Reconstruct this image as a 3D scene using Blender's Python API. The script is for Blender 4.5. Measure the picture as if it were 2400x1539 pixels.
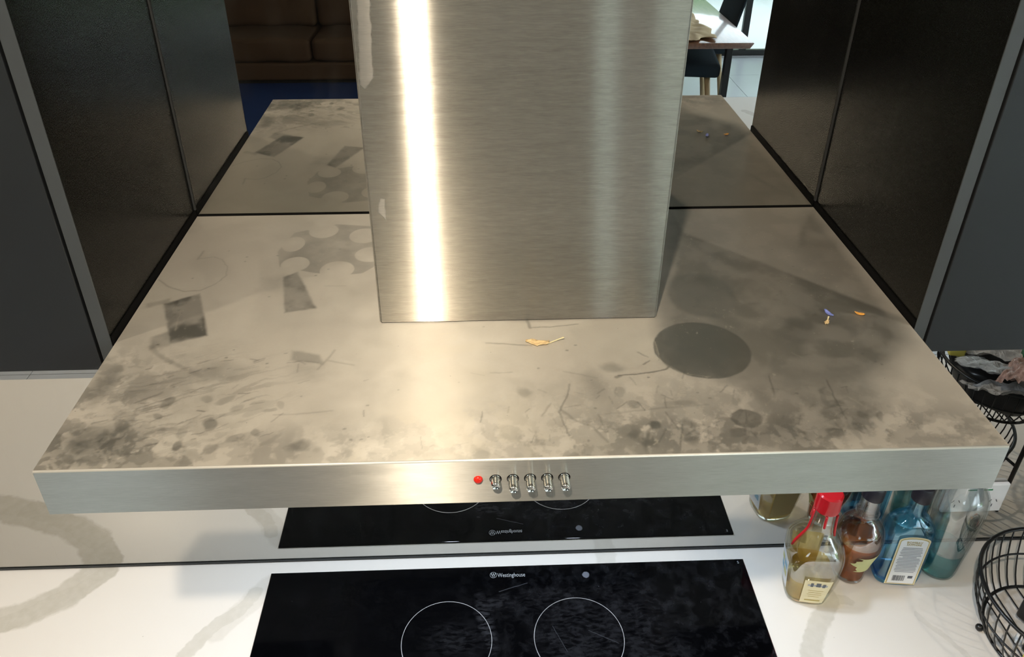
import bpy, bmesh, math, random
from mathutils import Vector, Matrix
random.seed(7)
for o in list(bpy.data.objects): bpy.data.objects.remove(o, do_unlink=True)
SC = bpy.context.scene
COL = SC.collection

# ------------------------------------------------------------------ camera
cam_data = bpy.data.cameras.new('camera')
cam = bpy.data.objects.new('camera', cam_data); COL.objects.link(cam)
cam.location = (-0.04377, -1.0299, 0.52601)
cam.rotation_euler = (1.03668, -0.00252, -0.03851)
cam_data.sensor_width = 36.0
cam_data.lens = 36.0 * 1852.24 / 2400.0
cam_data.shift_x = 10.754 / 2400.0
cam_data.shift_y = -160.727 / 2400.0
cam_data.clip_start = 0.02
SC.camera = cam

# ------------------------------------------------------------------ world: hazy bright sky
W = bpy.data.worlds.new('sky'); SC.world = W; W.use_nodes = True
wn = W.node_tree; wn.nodes.clear()
wo = wn.nodes.new('ShaderNodeOutputWorld'); wb = wn.nodes.new('ShaderNodeBackground')
wb.inputs[0].default_value = (0.76, 0.86, 1.0, 1); wb.inputs[1].default_value = 9.0
wn.links.new(wb.outputs[0], wo.inputs[0])

CEIL, FLOOR, BENCH = 1.08, -1.648, -0.748
# ------------------------------------------------------------------ lights
def area(name, loc, rot, sx, sy, power, color, shape='RECTANGLE', spread=math.pi):
    d = bpy.data.lights.new(name, 'AREA'); d.shape = shape; d.size = sx
    if shape in ('RECTANGLE', 'ELLIPSE'): d.size_y = sy
    d.energy = power; d.color = color; d.spread = spread
    o = bpy.data.objects.new(name, d); COL.objects.link(o); o.location = loc; o.rotation_euler = rot
    return o
WARM = (1.0, 0.86, 0.68)
area('ceiling_downlight_lamp', (-0.19, -1.19, CEIL - 0.012), (0, 0, 0), 0.045, 0.045, 26, WARM, 'DISK')
area('ceiling_downlight_lamp', (-1.75, -1.19, CEIL - 0.012), (0, 0, 0), 0.10, 0.10, 24, WARM, 'DISK')
area('ceiling_downlight_lamp', (1.62, -1.19, CEIL - 0.012), (0, 0, 0), 0.10, 0.10, 6.5, WARM, 'DISK')
COOL = (0.72, 0.85, 1.0)
for hx in (-0.25, 0.25):
    area('hood_lamp_light', (hx, -0.10, -0.0565), (0, 0, 0), 0.05, 0.05, 2.8, COOL, 'DISK')
# portals that guide the sky light through the real window openings
def portal(loc, rot, sx, sy):
    o = area('window_portal', loc, rot, sx, sy, 1, (1, 1, 1)); o.data.cycles.is_portal = True
portal((3.44, -3.7, -0.45), (0, math.radians(90), 0), 2.3, 3.8)
portal((2.42, -6.44, -0.45), (math.radians(-90), 0, 0), 1.95, 2.3)
portal((1.07, -6.44, -0.45), (math.radians(-90), 0, 0), 0.3, 2.3)
portal((-3.15, -6.44, 0.17), (math.radians(-90), 0, 0), 1.5, 1.55)

SC.view_settings.view_transform = 'Standard'; SC.view_settings.look = 'None'
SC.view_settings.gamma = 1.0; SC.view_settings.use_curve_mapping = False
SC.view_settings.exposure = 0.08
SC.cycles.transparent_max_bounces = 32; SC.cycles.max_bounces = 14; SC.cycles.transmission_bounces = 14

# ------------------------------------------------------------------ node helpers
def lin(r, g, b):
    f = lambda c: (c/255/12.92) if c/255 <= 0.04045 else ((c/255+0.055)/1.055)**2.4
    return (f(r), f(g), f(b), 1)
class NT:
    def __init__(s, name):
        s.m = bpy.data.materials.new(name); s.m.use_nodes = True; s.t = s.m.node_tree; s.t.nodes.clear()
        s.out = s.t.nodes.new('ShaderNodeOutputMaterial')
    def n(s, typ, ins=None, **kw):
        nd = s.t.nodes.new(typ)
        for k, v in kw.items(): setattr(nd, k, v)
        for k, v in (ins or {}).items(): s.put(nd.inputs[k], v)
        return nd
    def put(s, sock, v):
        if isinstance(v, bpy.types.NodeSocket): s.t.links.new(v, sock)
        else: sock.default_value = v
    def math(s, op, a, b=0.0, c=0.0, clamp=False):
        nd = s.n('ShaderNodeMath', {0: a, 1: b, 2: c}, operation=op, use_clamp=clamp); return nd.outputs[0]
    def vm(s, op, a, b=(0, 0, 0)):
        nd = s.n('ShaderNodeVectorMath', {0: a, 1: b}, operation=op)
        return nd.outputs['Value'] if op in ('DOT_PRODUCT', 'LENGTH', 'DISTANCE') else nd.outputs[0]
    def scale(s, a, k):
        nd = s.n('ShaderNodeVectorMath', operation='SCALE'); s.put(nd.inputs[0], a); s.put(nd.inputs['Scale'], k); return nd.outputs[0]
    def mr(s, v, a, b, c=0.0, d=1.0, smooth=False):
        nd = s.n('ShaderNodeMapRange', {0: v, 1: a, 2: b, 3: c, 4: d}, clamp=True, interpolation_type='SMOOTHSTEP' if smooth else 'LINEAR')
        return nd.outputs[0]
    def pos(s): return s.n('ShaderNodeTexCoord').outputs['Object']
    def mapv(s, v, loc=(0, 0, 0), rot=(0, 0, 0), scale=(1, 1, 1), typ='POINT'):
        return s.n('ShaderNodeMapping', {'Vector': v, 'Location': loc, 'Rotation': rot, 'Scale': scale}, vector_type=typ).outputs[0]
    def noise(s, v, scale, detail=3.0, rough=0.55, dist=0.0):
        return s.n('ShaderNodeTexNoise', {'Vector': v, 'Scale': scale, 'Detail': detail, 'Roughness': rough, 'Distortion': dist})
    def mixc(s, f, a, b):
        nd = s.n('ShaderNodeMix', {0: f}, data_type='RGBA'); s.put(nd.inputs[6], a); s.put(nd.inputs[7], b); return nd.outputs[2]
    def mixf(s, f, a, b):
        nd = s.n('ShaderNodeMix', {0: f}, data_type='FLOAT'); s.put(nd.inputs[2], a); s.put(nd.inputs[3], b); return nd.outputs[0]
    def bsdf(s, **kw):
        nd = s.n('ShaderNodeBsdfPrincipled')
        for k, v in kw.items(): s.put(nd.inputs[k.replace('_', ' ')], v)
        s.t.links.new(nd.outputs[0], s.out.inputs[0]); return nd
    def steel(s, col, rough, aniso, nrm, metal):
        """brushed along world X: sharp across, long smears at right angles to the grain"""
        tang = s.n('ShaderNodeCombineXYZ', {0: 1.0, 1: 0.0, 2: 0.0}).outputs[0]
        d = s.n('ShaderNodeBsdfDiffuse', {'Color': col, 'Normal': nrm})
        g = s.n('ShaderNodeBsdfAnisotropic', {'Color': col, 'Roughness': rough, 'Anisotropy': aniso, 'Tangent': tang, 'Normal': nrm})
        mx = s.n('ShaderNodeMixShader', {0: metal, 1: d.outputs[0], 2: g.outputs[0]}); s.t.links.new(mx.outputs[0], s.out.inputs[0])
    def bump(s, h, strength, dist=0.001):
        return s.n('ShaderNodeBump', {'Height': h, 'Strength': strength, 'Distance': dist}).outputs[0]
    # ---- shape masks on a plane (x, y)
    def flat(s, v):
        return s.vm('MULTIPLY', v, (1, 1, 0))
    def warp(s, v, amt, scale):
        nz = s.noise(v, scale, 3.0)
        d = s.vm('SUBTRACT', nz.outputs['Color'], (0.5, 0.5, 0.5))
        return s.vm('ADD', v, s.vm('MULTIPLY', s.scale(d, amt), (1, 1, 0)))
    def ell(s, v, cx, cy, rx, ry, rot=0.0, soft=0.1):
        l = s.vm('LENGTH', s.mapv(v, (cx, cy, 0), (0, 0, rot), (rx, ry, 1), 'TEXTURE'))
        return s.mr(l, 1 - soft, 1 + soft, 1.0, 0.0)
    def ringm(s, v, cx, cy, rx, ry, w, rot=0.0):
        l = s.vm('LENGTH', s.mapv(v, (cx, cy, 0), (0, 0, rot), (rx, ry, 1), 'TEXTURE'))
        return s.mr(s.math('ABSOLUTE', s.math('SUBTRACT', l, 1.0)), w * 0.4, w, 1.0, 0.0)
    def poly(s, v, pts, soft=0.002):
        ar = sum(pts[i][0]*pts[(i+1) % len(pts)][1] - pts[(i+1) % len(pts)][0]*pts[i][1] for i in range(len(pts)))
        if ar < 0: pts = pts[::-1]
        cur = None
        for i in range(len(pts)):
            a = Vector(pts[i]); b = Vector(pts[(i+1) % len(pts)]); e = (b-a).normalized(); nn = Vector((-e.y, e.x))
            d = s.math('SUBTRACT', s.vm('DOT_PRODUCT', v, (nn.x, nn.y, 0)), nn.dot(a))
            cur = d if cur is None else s.math('MINIMUM', cur, d)
        return s.mr(cur, 0, soft)
    def seg(s, v, a, b, w, soft=0.5):
        ba = Vector((b[0]-a[0], b[1]-a[1], 0)); k = ba / max(ba.length_squared, 1e-9)
        pa = s.vm('SUBTRACT', v, (a[0], a[1], 0))
        t = s.math('MULTIPLY', s.vm('DOT_PRODUCT', pa, tuple(k)), 1.0, clamp=True)
        q = s.vm('MULTIPLY', s.n('ShaderNodeCombineXYZ', {0: t, 1: t, 2: 0.0}).outputs[0], tuple(ba))
        return s.mr(s.vm('DISTANCE', pa, q), w*(1-soft), w*(1+soft), 1.0, 0.0)
    def line(s, v, pts, w, soft=0.5):
        cur = None
        for a, b in zip(pts, pts[1:]): cur = s.mx(cur, s.seg(v, a, b, w, soft))
        return cur
    def mx(s, a, b): return b if a is None else s.math('MAXIMUM', a, b)
    def mul(s, a, b): return s.math('MULTIPLY', a, b)
    def sub(s, a, b): return s.math('SUBTRACT', a, b, clamp=True)

def plain(name, col, rough=0.5, metal=0.0, spec=0.5, vary=0.06, scale=30.0, **kw):
    m = NT(name); nz = m.noise(m.pos(), scale, 4.0)
    c = m.mixc(nz.outputs[0], tuple(x*(1-vary) for x in col[:3])+(1,), tuple(min(1, x*(1+vary)) for x in col[:3])+(1,))
    m.bsdf(Base_Color=c, Roughness=rough, Metallic=metal, Specular_IOR_Level=spec, **kw); return m.m

# ------------------------------------------------------------------ materials
def mat_chimney():
    m = NT('brushed_steel_cover'); p = m.pos()
    g1 = m.noise(m.mapv(p, scale=(120, 120, 1300)), 1.0, 3.0, 0.6).outputs[0]
    g2 = m.noise(m.mapv(p, scale=(40, 9, 260)), 1.0, 3.0, 0.6).outputs[0]
    v = m.mixf(0.4, g1, g2)
    base = m.mixc(m.mr(v, 0.3, 0.7), (0.32, 0.305, 0.27, 1), (0.46, 0.44, 0.395, 1))
    # pale strips by the left edge, smear wiped near the foot of the cover
    pz = m.n('ShaderNodeSeparateXYZ', {0: p}).outputs
    xz = m.n('ShaderNodeCombineXYZ', {0: pz[0], 1: pz[2], 2: 0.0}).outputs[0]
    wv = m.warp(xz, 0.004, 90)
    tone_mask = None
    for pts in FILM: tone_mask = m.mx(tone_mask, m.poly(wv, pts, 0.0015))
    smear = m.mul(m.mr(m.noise(m.mapv(p, scale=(30, 1, 160)), 1.0, 4.0).outputs[0], 0.45, 0.6), m.mr(pz[2], 0.008, 0.016, 1, 0))
    front = m.mr(pz[1], -0.2795, -0.2785, 1.0, 0.0)
    tone_mask = m.mul(tone_mask, front)
    base = m.mixc(m.mul(tone_mask, 0.33), base, (0.70, 0.68, 0.64, 1))
    base = m.mixc(m.mul(smear, 0.35), base, (0.30, 0.27, 0.24, 1))
    rough = m.math('ADD', m.mr(g2, 0.3, 0.7, 0.205, 0.225), m.mul(tone_mask, 0.2))
    m.steel(base, rough, 0.88, m.bump(g1, 0.05, 0.0003), 0.86)
    return m.m

def mat_fascia():
    m = NT('brushed_steel_fascia'); p = m.pos()
    g1 = m.noise(m.mapv(p, scale=(60, 400, 1100)), 1.0, 3.0, 0.6).outputs[0]
    g2 = m.noise(m.mapv(p, scale=(14, 20, 70)), 1.0, 5.0, 0.65).outputs[0]
    base = m.mixc(m.mr(m.mixf(0.5, g1, g2), 0.32, 0.68), (0.46, 0.445, 0.40, 1), (0.58, 0.56, 0.51, 1))
    sp = m.noise(m.mapv(p, scale=(220, 500, 500)), 1.0, 2.0).outputs[0]
    zone = m.noise(m.mapv(p, scale=(7, 3, 12)), 1.0, 2.0).outputs[0]
    grime = m.mul(m.mr(sp, 0.60, 0.68), m.mr(zone, 0.45, 0.6))
    base = m.mixc(m.mul(grime, 0.5), base, (0.62, 0.58, 0.5, 1))
    m.steel(base, m.mr(g2, 0.3, 0.7, 0.345, 0.38), 0.73, m.bump(g1, 0.05, 0.0003), 0.90)
    return m.m

def mat_hood_top():
    m = NT('dusty_brushed_steel'); p = m.flat(m.pos())
    clean = m.n('ShaderNodeAttribute', attribute_name='wiped').outputs['Fac']
    pale = m.n('ShaderNodeAttribute', attribute_name='pale').outputs['Fac']
    fine = m.noise(p, 260, 4.0, 0.7).outputs[0]
    mid = m.noise(p, 26, 6.0, 0.65).outputs[0]
    big = m.noise(p, 5.5, 3.0).outputs[0]
    x = m.n('ShaderNodeSeparateXYZ', {0: p}).outputs[0]
    side = m.n('ShaderNodeAttribute', attribute_name='tone_mask').outputs['Fac']   # greyer greasy film on the right half; cabinet's shadow triangle painted in
    dust = m.mul(m.mr(m.noise(p, 420, 2.0, 0.5).outputs[0], 0.68, 0.74), m.mr(mid, 0.47, 0.60))
    base = m.mixc(m.mr(mid, 0.35, 0.65), HT_A, HT_B)
    base = m.mixc(m.mr(big, 0.35, 0.65), base, HT_C)
    base = m.mixc(m.mul(m.mr(fine, 0.35, 0.7), 0.25), base, HT_D)
    base = m.mixc(side, base, HT_SIDE)
    base = m.mixc(clean, base, HT_CLEAN)
    base = m.mixc(pale, base, (0.60, 0.55, 0.44, 1))
    base = m.mixc(m.mul(dust, 0.6), base, (0.62, 0.57, 0.48, 1))
    vd = m.n('ShaderNodeTexVoronoi', {'Vector': p, 'Scale': 75.0}).outputs['Distance']
    specks = m.mul(m.mr(vd, 0.035, 0.055, 1.0, 0.0), m.mr(m.noise(p, 60, 2.0).outputs[0], 0.56, 0.60))
    base = m.mixc(m.mul(specks, 0.7), base, (0.06, 0.055, 0.045, 1))
    tang = m.n('ShaderNodeCombineXYZ', {0: 1.0, 1: 0.0, 2: 0.0}).outputs[0]
    rough = m.math('SUBTRACT', m.mr(mid, 0.3, 0.7, 0.36, 0.42), m.mul(clean, 0.08))
    nrm = m.bump(m.mixf(0.5, fine, mid), 0.05, 0.0005)
    d = m.n('ShaderNodeBsdfDiffuse', {'Color': base, 'Normal': nrm})
    g = m.n('ShaderNodeBsdfAnisotropic', {'Color': m.mixc(clean, HT_G, HT_GC), 'Roughness': rough, 'Anisotropy': 0.6, 'Tangent': tang, 'Normal': nrm})
    mx = m.n('ShaderNodeMixShader', {0: m.mixf(clean, HT_M, HT_MC), 1: d.outputs[0], 2: g.outputs[0]})
    m.t.links.new(mx.outputs[0], m.out.inputs[0]); return m.m
HT_A=(0.55, 0.51, 0.435, 1); HT_B=(0.62, 0.58, 0.50, 1); HT_C=(0.57, 0.52, 0.45, 1); HT_D=(0.66, 0.625, 0.54, 1)
HT_SIDE=(0.125, 0.118, 0.097, 1); HT_CLEAN=(0.085, 0.084, 0.072, 1); HT_G=(0.55, 0.53, 0.48, 1); HT_GC=(0.45, 0.44, 0.40, 1); HT_M=0.52; HT_MC=0.60

def mat_bench():
    m = NT('veined_white_stone'); p = m.flat(m.pos())
    w = m.warp(p, 0.030, 14); w = m.warp(w, 0.008, 90)
    v = None
    for pts, wd, k in VEINS: v = m.mx(v, m.mul(m.line(w, pts, wd, 0.12), k))
    tone = m.noise(p, 60, 3.0).outputs[0]
    v = m.mul(v, m.mr(tone, 0.3, 0.7, 0.75, 1.0))
    base = m.mixc(v, (0.735, 0.703, 0.665, 1), (0.46, 0.435, 0.375, 1))
    faint = m.mr(m.noise(m.warp(p, 0.1, 3), 6, 5.0).outputs[0], 0.6, 0.75)
    base = m.mixc(m.mul(faint, 0.18), base, (0.60, 0.58, 0.54, 1))
    sp = m.mr(m.n('ShaderNodeTexVoronoi', {'Vector': p, 'Scale': 16.0}).outputs['Distance'], 0.012, 0.022, 1.0, 0.0)
    base = m.mixc(m.mul(sp, 0.5), base, (0.25, 0.22, 0.18, 1))
    m.bsdf(Base_Color=base, Roughness=0.34, Specular_IOR_Level=0.25); return m.m

def mat_cooktop():
    m = NT('black_ceramic_glass'); p = m.flat(m.pos())
    w = m.warp(p, 0.02, 22)
    haze = m.mul(m.mr(m.noise(w, 30, 6.0, 0.7).outputs[0], 0.48, 0.75), m.mr(m.math('DIVIDE', m.vm('DOT_PRODUCT', p, (1, 0, 0)), 1.0), -0.12, 0.05, 0.15, 1.0))
    wipe = None
    for c in WIPES: wipe = m.mx(wipe, m.mul(m.ell(w, *c[:6]), c[6]))
    haze = m.math('ADD', m.mul(haze, 0.5), m.mul(wipe, m.mr(m.noise(m.mapv(w, scale=(1, 3, 1)), 60, 4.0).outputs[0], 0.4, 0.65)))
    sp = m.mr(m.n('ShaderNodeTexVoronoi', {'Vector': p, 'Scale': 26.0}).outputs['Distance'], 0.016, 0.028, 1.0, 0.0)
    spk = m.mr(m.noise(p, 11, 1.0).outputs[0], 0.5, 0.55)
    haze = m.math('ADD', haze, m.mul(m.mul(sp, spk), 1.2))
    for pts, wd, k in COOKMARKS: haze = m.math('ADD', haze, m.mul(m.line(m.warp(p, 0.002, 80), pts, wd), k))
    haze = m.math('ADD', haze, m.mul(m.ell(m.warp(p, 0.004, 150), 0.145, -0.055, 0.0065, 0.0065, 0, 0.1), 6))
    base = m.mixc(m.math('MULTIPLY', haze, 0.035, clamp=True), (0.0012, 0.0013, 0.0018, 1), (0.62, 0.66, 0.80, 1))
    m.bsdf(Base_Color=base, Roughness=m.mr(haze, 0, 1, 0.045, 0.12), Specular_IOR_Level=0.22); return m.m

def mat_mirror():
    m = NT('grey_mirror_glass'); p = m.pos()
    sm = m.noise(m.mapv(p, scale=(4, 1, 1.5)), 6.0, 5.0, 0.6).outputs[0]
    drip = m.mul(m.mr(m.noise(m.mapv(p, scale=(110, 1, 3)), 1.0, 3.0).outputs[0], 0.62, 0.72), m.mr(m.n('ShaderNodeSeparateXYZ', {0: p}).outputs[2], -0.70, -0.5, 1.0, 0.0))
    g = m.n('ShaderNodeBsdfGlossy', {'Color': (0.505, 0.50, 0.475, 1), 'Roughness': 0.0})
    d = m.n('ShaderNodeBsdfDiffuse', {'Color': (0.55, 0.55, 0.52, 1)})
    f = m.math('ADD', m.mr(sm, 0.5, 0.8, 0.004, 0.02), m.mul(drip, 0.025))
    mx = m.n('ShaderNodeMixShader', {0: f, 1: g.outputs[0], 2: d.outputs[0]})
    m.t.links.new(mx.outputs[0], m.out.inputs[0]); return m.m

def mat_cabinet(name, col, rough, spec=0.5):
    m = NT(name); p = m.pos()
    g = m.noise(p, 900, 2.0).outputs[0]; b = m.noise(p, 6, 3.0).outputs[0]
    base = m.mixc(m.mr(b, 0.3, 0.7), col, tuple(c*1.15 for c in col[:3])+(1,))
    m.bsdf(Base_Color=base, Roughness=m.mr(g, 0.3, 0.7, rough-0.03, rough+0.05), Specular_IOR_Level=spec, Normal=m.bump(g, 0.10, 0.0003))
    return m.m

def glassy(name, col, ior=1.45, rough=0.0, dens=None):
    m = NT(name); nz = m.noise(m.pos(), 40, 2.0).outputs[0]
    c = m.mixc(nz, col, tuple(min(1, x*1.03) for x in col[:3])+(1,))
    m.bsdf(Base_Color=c, Roughness=rough, IOR=ior, Transmission_Weight=1.0); return m.m

def shell_glass(name, tint, edge, fres=0.4):
    m = NT(name); nz = m.noise(m.pos(), 25, 2.0).outputs[0]
    lw = m.n('ShaderNodeLayerWeight', {'Blend': 0.35}).outputs
    c = m.mixc(lw['Facing'], tint, edge)
    t = m.n('ShaderNodeBsdfTransparent', {'Color': c}); g = m.n('ShaderNodeBsdfGlossy', {'Color': (1, 1, 1, 1), 'Roughness': m.mr(nz, 0, 1, 0.01, 0.04)})
    mx = m.n('ShaderNodeMixShader', {0: m.mr(lw['Fresnel'], 0, 1, 0.02, fres), 1: t.outputs[0], 2: g.outputs[0]}); m.t.links.new(mx.outputs[0], m.out.inputs[0]); return m.m
def emit_glass_pane():
    m = NT('window_glass'); p = m.pos()
    t = m.n('ShaderNodeBsdfTransparent', {'Color': (0.93, 0.96, 0.94, 1)}); g = m.n('ShaderNodeBsdfGlossy', {'Color': (1, 1, 1, 1), 'Roughness': 0.02})
    fr = m.n('ShaderNodeFresnel', {'IOR': 1.45}); nz = m.noise(p, 3.0).outputs[0]
    f = m.mul(fr.outputs[0], m.mr(nz, 0, 1, 0.6, 0.9))
    mx = m.n('ShaderNodeMixShader', {0: f, 1: t.outputs[0], 2: g.outputs[0]}); m.t.links.new(mx.outputs[0], m.out.inputs[0]); return m.m

def mat_floor(name, a, b, rough):
    m = NT(name); p = m.pos(); inf = m.n('ShaderNodeObjectInfo').outputs['Random']
    nz = m.noise(m.mapv(p), 3.0, 5.0).outputs[0]
    c = m.mixc(m.mixf(0.4, nz, inf), a, b); m.bsdf(Base_Color=c, Roughness=rough); return m.m

def mat_fabric(name, col, scale=300, bump=0.3, rough=0.9):
    m = NT(name); p = m.pos(); nz = m.noise(p, scale, 3.0).outputs[0]; b = m.noise(p, 7, 4.0).outputs[0]
    c = m.mixc(m.mixf(0.6, nz, b), tuple(x*0.75 for x in col[:3])+(1,), tuple(min(1, x*1.3) for x in col[:3])+(1,))
    m.bsdf(Base_Color=c, Roughness=rough, Specular_IOR_Level=0.2, Normal=m.bump(nz, bump, 0.002)); return m.m

def mat_wood(name, a, b, rough=0.35, scale=(2, 14, 14), coat=0.0):
    m = NT(name); p = m.pos()
    n1 = m.noise(m.mapv(p, scale=scale), 2.0, 5.0, 0.6, 1.5).outputs[0]
    m.bsdf(Base_Color=m.mixc(m.mr(n1, 0.3, 0.7), a, b), Roughness=rough, Coat_Weight=coat, Coat_Roughness=0.08); return m.m

def mat_wall(name, col):
    m = NT(name); p = m.pos(); nz = m.noise(p, 120, 3.0).outputs[0]; b = m.noise(p, 2, 2.0).outputs[0]
    m.bsdf(Base_Color=m.mixc(b, tuple(x*0.95 for x in col[:3])+(1,), col), Roughness=0.85, Normal=m.bump(nz, 0.05, 0.001)); return m.m

def mat_leaf():
    m = NT('hedge_leaves'); p = m.pos(); nz = m.noise(p, 6, 5.0).outputs[0]; n2 = m.noise(p, 40, 3.0).outputs[0]
    m.bsdf(Base_Color=m.mixc(m.mixf(0.5, nz, n2), (0.07, 0.13, 0.05, 1), (0.30, 0.44, 0.20, 1)), Roughness=0.6); return m.m

def mat_plastic_bag(name, tint):
    m = NT(name); p = m.pos()
    n1 = m.noise(p, 38, 4.0, 0.6, 0.6).outputs[0]
    d = m.n('ShaderNodeBsdfPrincipled', {'Base Color': tint, 'Roughness': 0.12, 'Normal': m.bump(n1, 0.9, 0.01), 'Specular IOR Level': 0.8})
    t = m.n('ShaderNodeBsdfTransparent', {'Color': (0.95, 0.95, 0.95, 1)})
    mx = m.n('ShaderNodeMixShader', {0: m.mr(n1, 0.35, 0.7, 0.45, 0.95), 1: t.outputs[0], 2: d.outputs[0]})
    m.t.links.new(mx.outputs[0], m.out.inputs[0]); return m.m

# measured in metres on the hood top (x, y), the chimney front (x, z) and the bench (x, y)
FILM = [[(-0.1522, 0.3842), (-0.1392, 0.3841), (-0.1433, 0.2884), (-0.1521, 0.2766), (-0.1579, 0.2813)], [(-0.1482, 0.1605), (-0.1416, 0.1594), (-0.1428, 0.1316), (-0.1514, 0.143)]]
PUZZLE = [(-0.3128, -0.1099), (-0.3005, -0.0571), (-0.2451, -0.0338), (-0.1902, -0.0421), (-0.1764, -0.1477), (-0.1932, -0.1682), (-0.2195, -0.1724), (-0.2527, -0.1661), (-0.302, -0.1487)]
JARS = [(-0.2605, -0.0535, 0.0201, 0.0203), (-0.202, -0.069, 0.0211, 0.0211), (-0.1887, -0.1209, 0.0203, 0.0194), (-0.2829, -0.1429, 0.0182, 0.0186), (-0.2269, -0.1587, 0.0218, 0.0215), (-0.2954, -0.0898, 0.015, 0.0204), (-0.2771, -0.0391, 0.0119, 0.0129)]
PATCHES = [([(-0.4227, -0.2303), (-0.3854, -0.2083), (-0.3506, -0.2965), (-0.3886, -0.3119)], 0.8, 0.0025), ([(-0.2925, -0.174), (-0.2757, -0.1612), (-0.2378, -0.2458), (-0.2744, -0.2552)], 0.75, 0.0025), ([(-0.3202, -0.1761), (-0.2906, -0.17), (-0.2816, -0.2147), (-0.3034, -0.2044)], 0.3, 0.01), ([(-0.444, -0.2296), (-0.4178, -0.2175), (-0.4147, -0.2269), (-0.4382, -0.2388)], 0.3, 0.003), ([(-0.2511, -0.3269), (-0.2195, -0.3356), (-0.2119, -0.3545), (-0.2497, -0.3458)], 0.35, 0.003), ([(-0.4145, -0.2975), (-0.398, -0.2859), (-0.3864, -0.3144), (-0.4072, -0.3214)], 0.45, 0.003), ([(0.4109, -0.0495), (0.4237, -0.0499), (0.3939, -0.1226), (0.3816, -0.1245)], 0.35, 0.004), ([(-0.2444, -0.3497), (-0.217, -0.3507), (-0.2167, -0.3792), (-0.2402, -0.3714)], 0.18, 0.02)]
SPOTS = [(0.1979, -0.3411, 0.0526, 0.0507, 0, 0.02, 0.85), (0.1952, -0.3426, 0.0431, 0.0381, 0, 0.12, 0.25), (0.2254, -0.2323, 0.0416, 0.0493, 0, 0.08, 0.5), (0.2139, -0.4532, 0.0154, 0.0135, 0, 0.08, 0.7), (0.306, -0.3105, 0.0292, 0.0251, 0, 0.3, 0.3), (0.2971, -0.2626, 0.066, 0.0665, 0, 0.15, 0.12), (0.1538, -0.4702, 0.0082, 0.0178, 0, 0.2, 0.45), (0.1542, -0.4291, 0.0128, 0.0051, 0, 0.3, 0.35), (0.2939, -0.4753, 0.009, 0.0059, 0, 0.2, 0.5), (0.1224, -0.459, 0.0057, 0.0054, 0, 0.2, 0.8), (-0.3296, -0.4718, 0.004, 0.0068, 0, 0.2, 0.6), (-0.2163, -0.4759, 0.0096, 0.0068, 0, 0.3, 0.55), (-0.4106, -0.4604, 0.0281, 0.0165, 0, 0.5, 0.7), (-0.412, -0.4853, 0.0233, 0.0082, 0, 0.5, 0.5), (-0.0007, -0.4073, 0.006, 0.0081, 0, 0.3, 0.35), (0.097, -0.3691, 0.0136, 0.0073, 0, 0.4, 0.4), (0.0705, -0.3963, 0.0133, 0.0209, 0, 0.5, 0.3), (-0.3179, -0.3616, 0.0269, 0.0146, 0, 0.5, 0.3), (0.0171, -0.2706, 0.0299, 0.0123, 0, 0.4, 0.25), (-0.4329, -0.3785, 0.0087, 0.0286, 0, 0.5, 0.5)]
FILM_A = [(0.1567, -0.2927), (0.2355, 0.0248), (0.4564, 0.0174), (0.4492, -0.2901), (0.4372, -0.3354), (0.3751, -0.4071), (0.3289, -0.4898), (0.2224, -0.4916), (0.2205, -0.4016), (0.1887, -0.3866), (0.153, -0.3637)]
SHADOW_TRI = [(0.2381, -0.0754), (0.2355, 0.0248), (0.4597, 0.0173), (0.4505, -0.2927)]  # triangle bounded by the cabinet's daylight shadow, painted into the hood top tone
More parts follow.
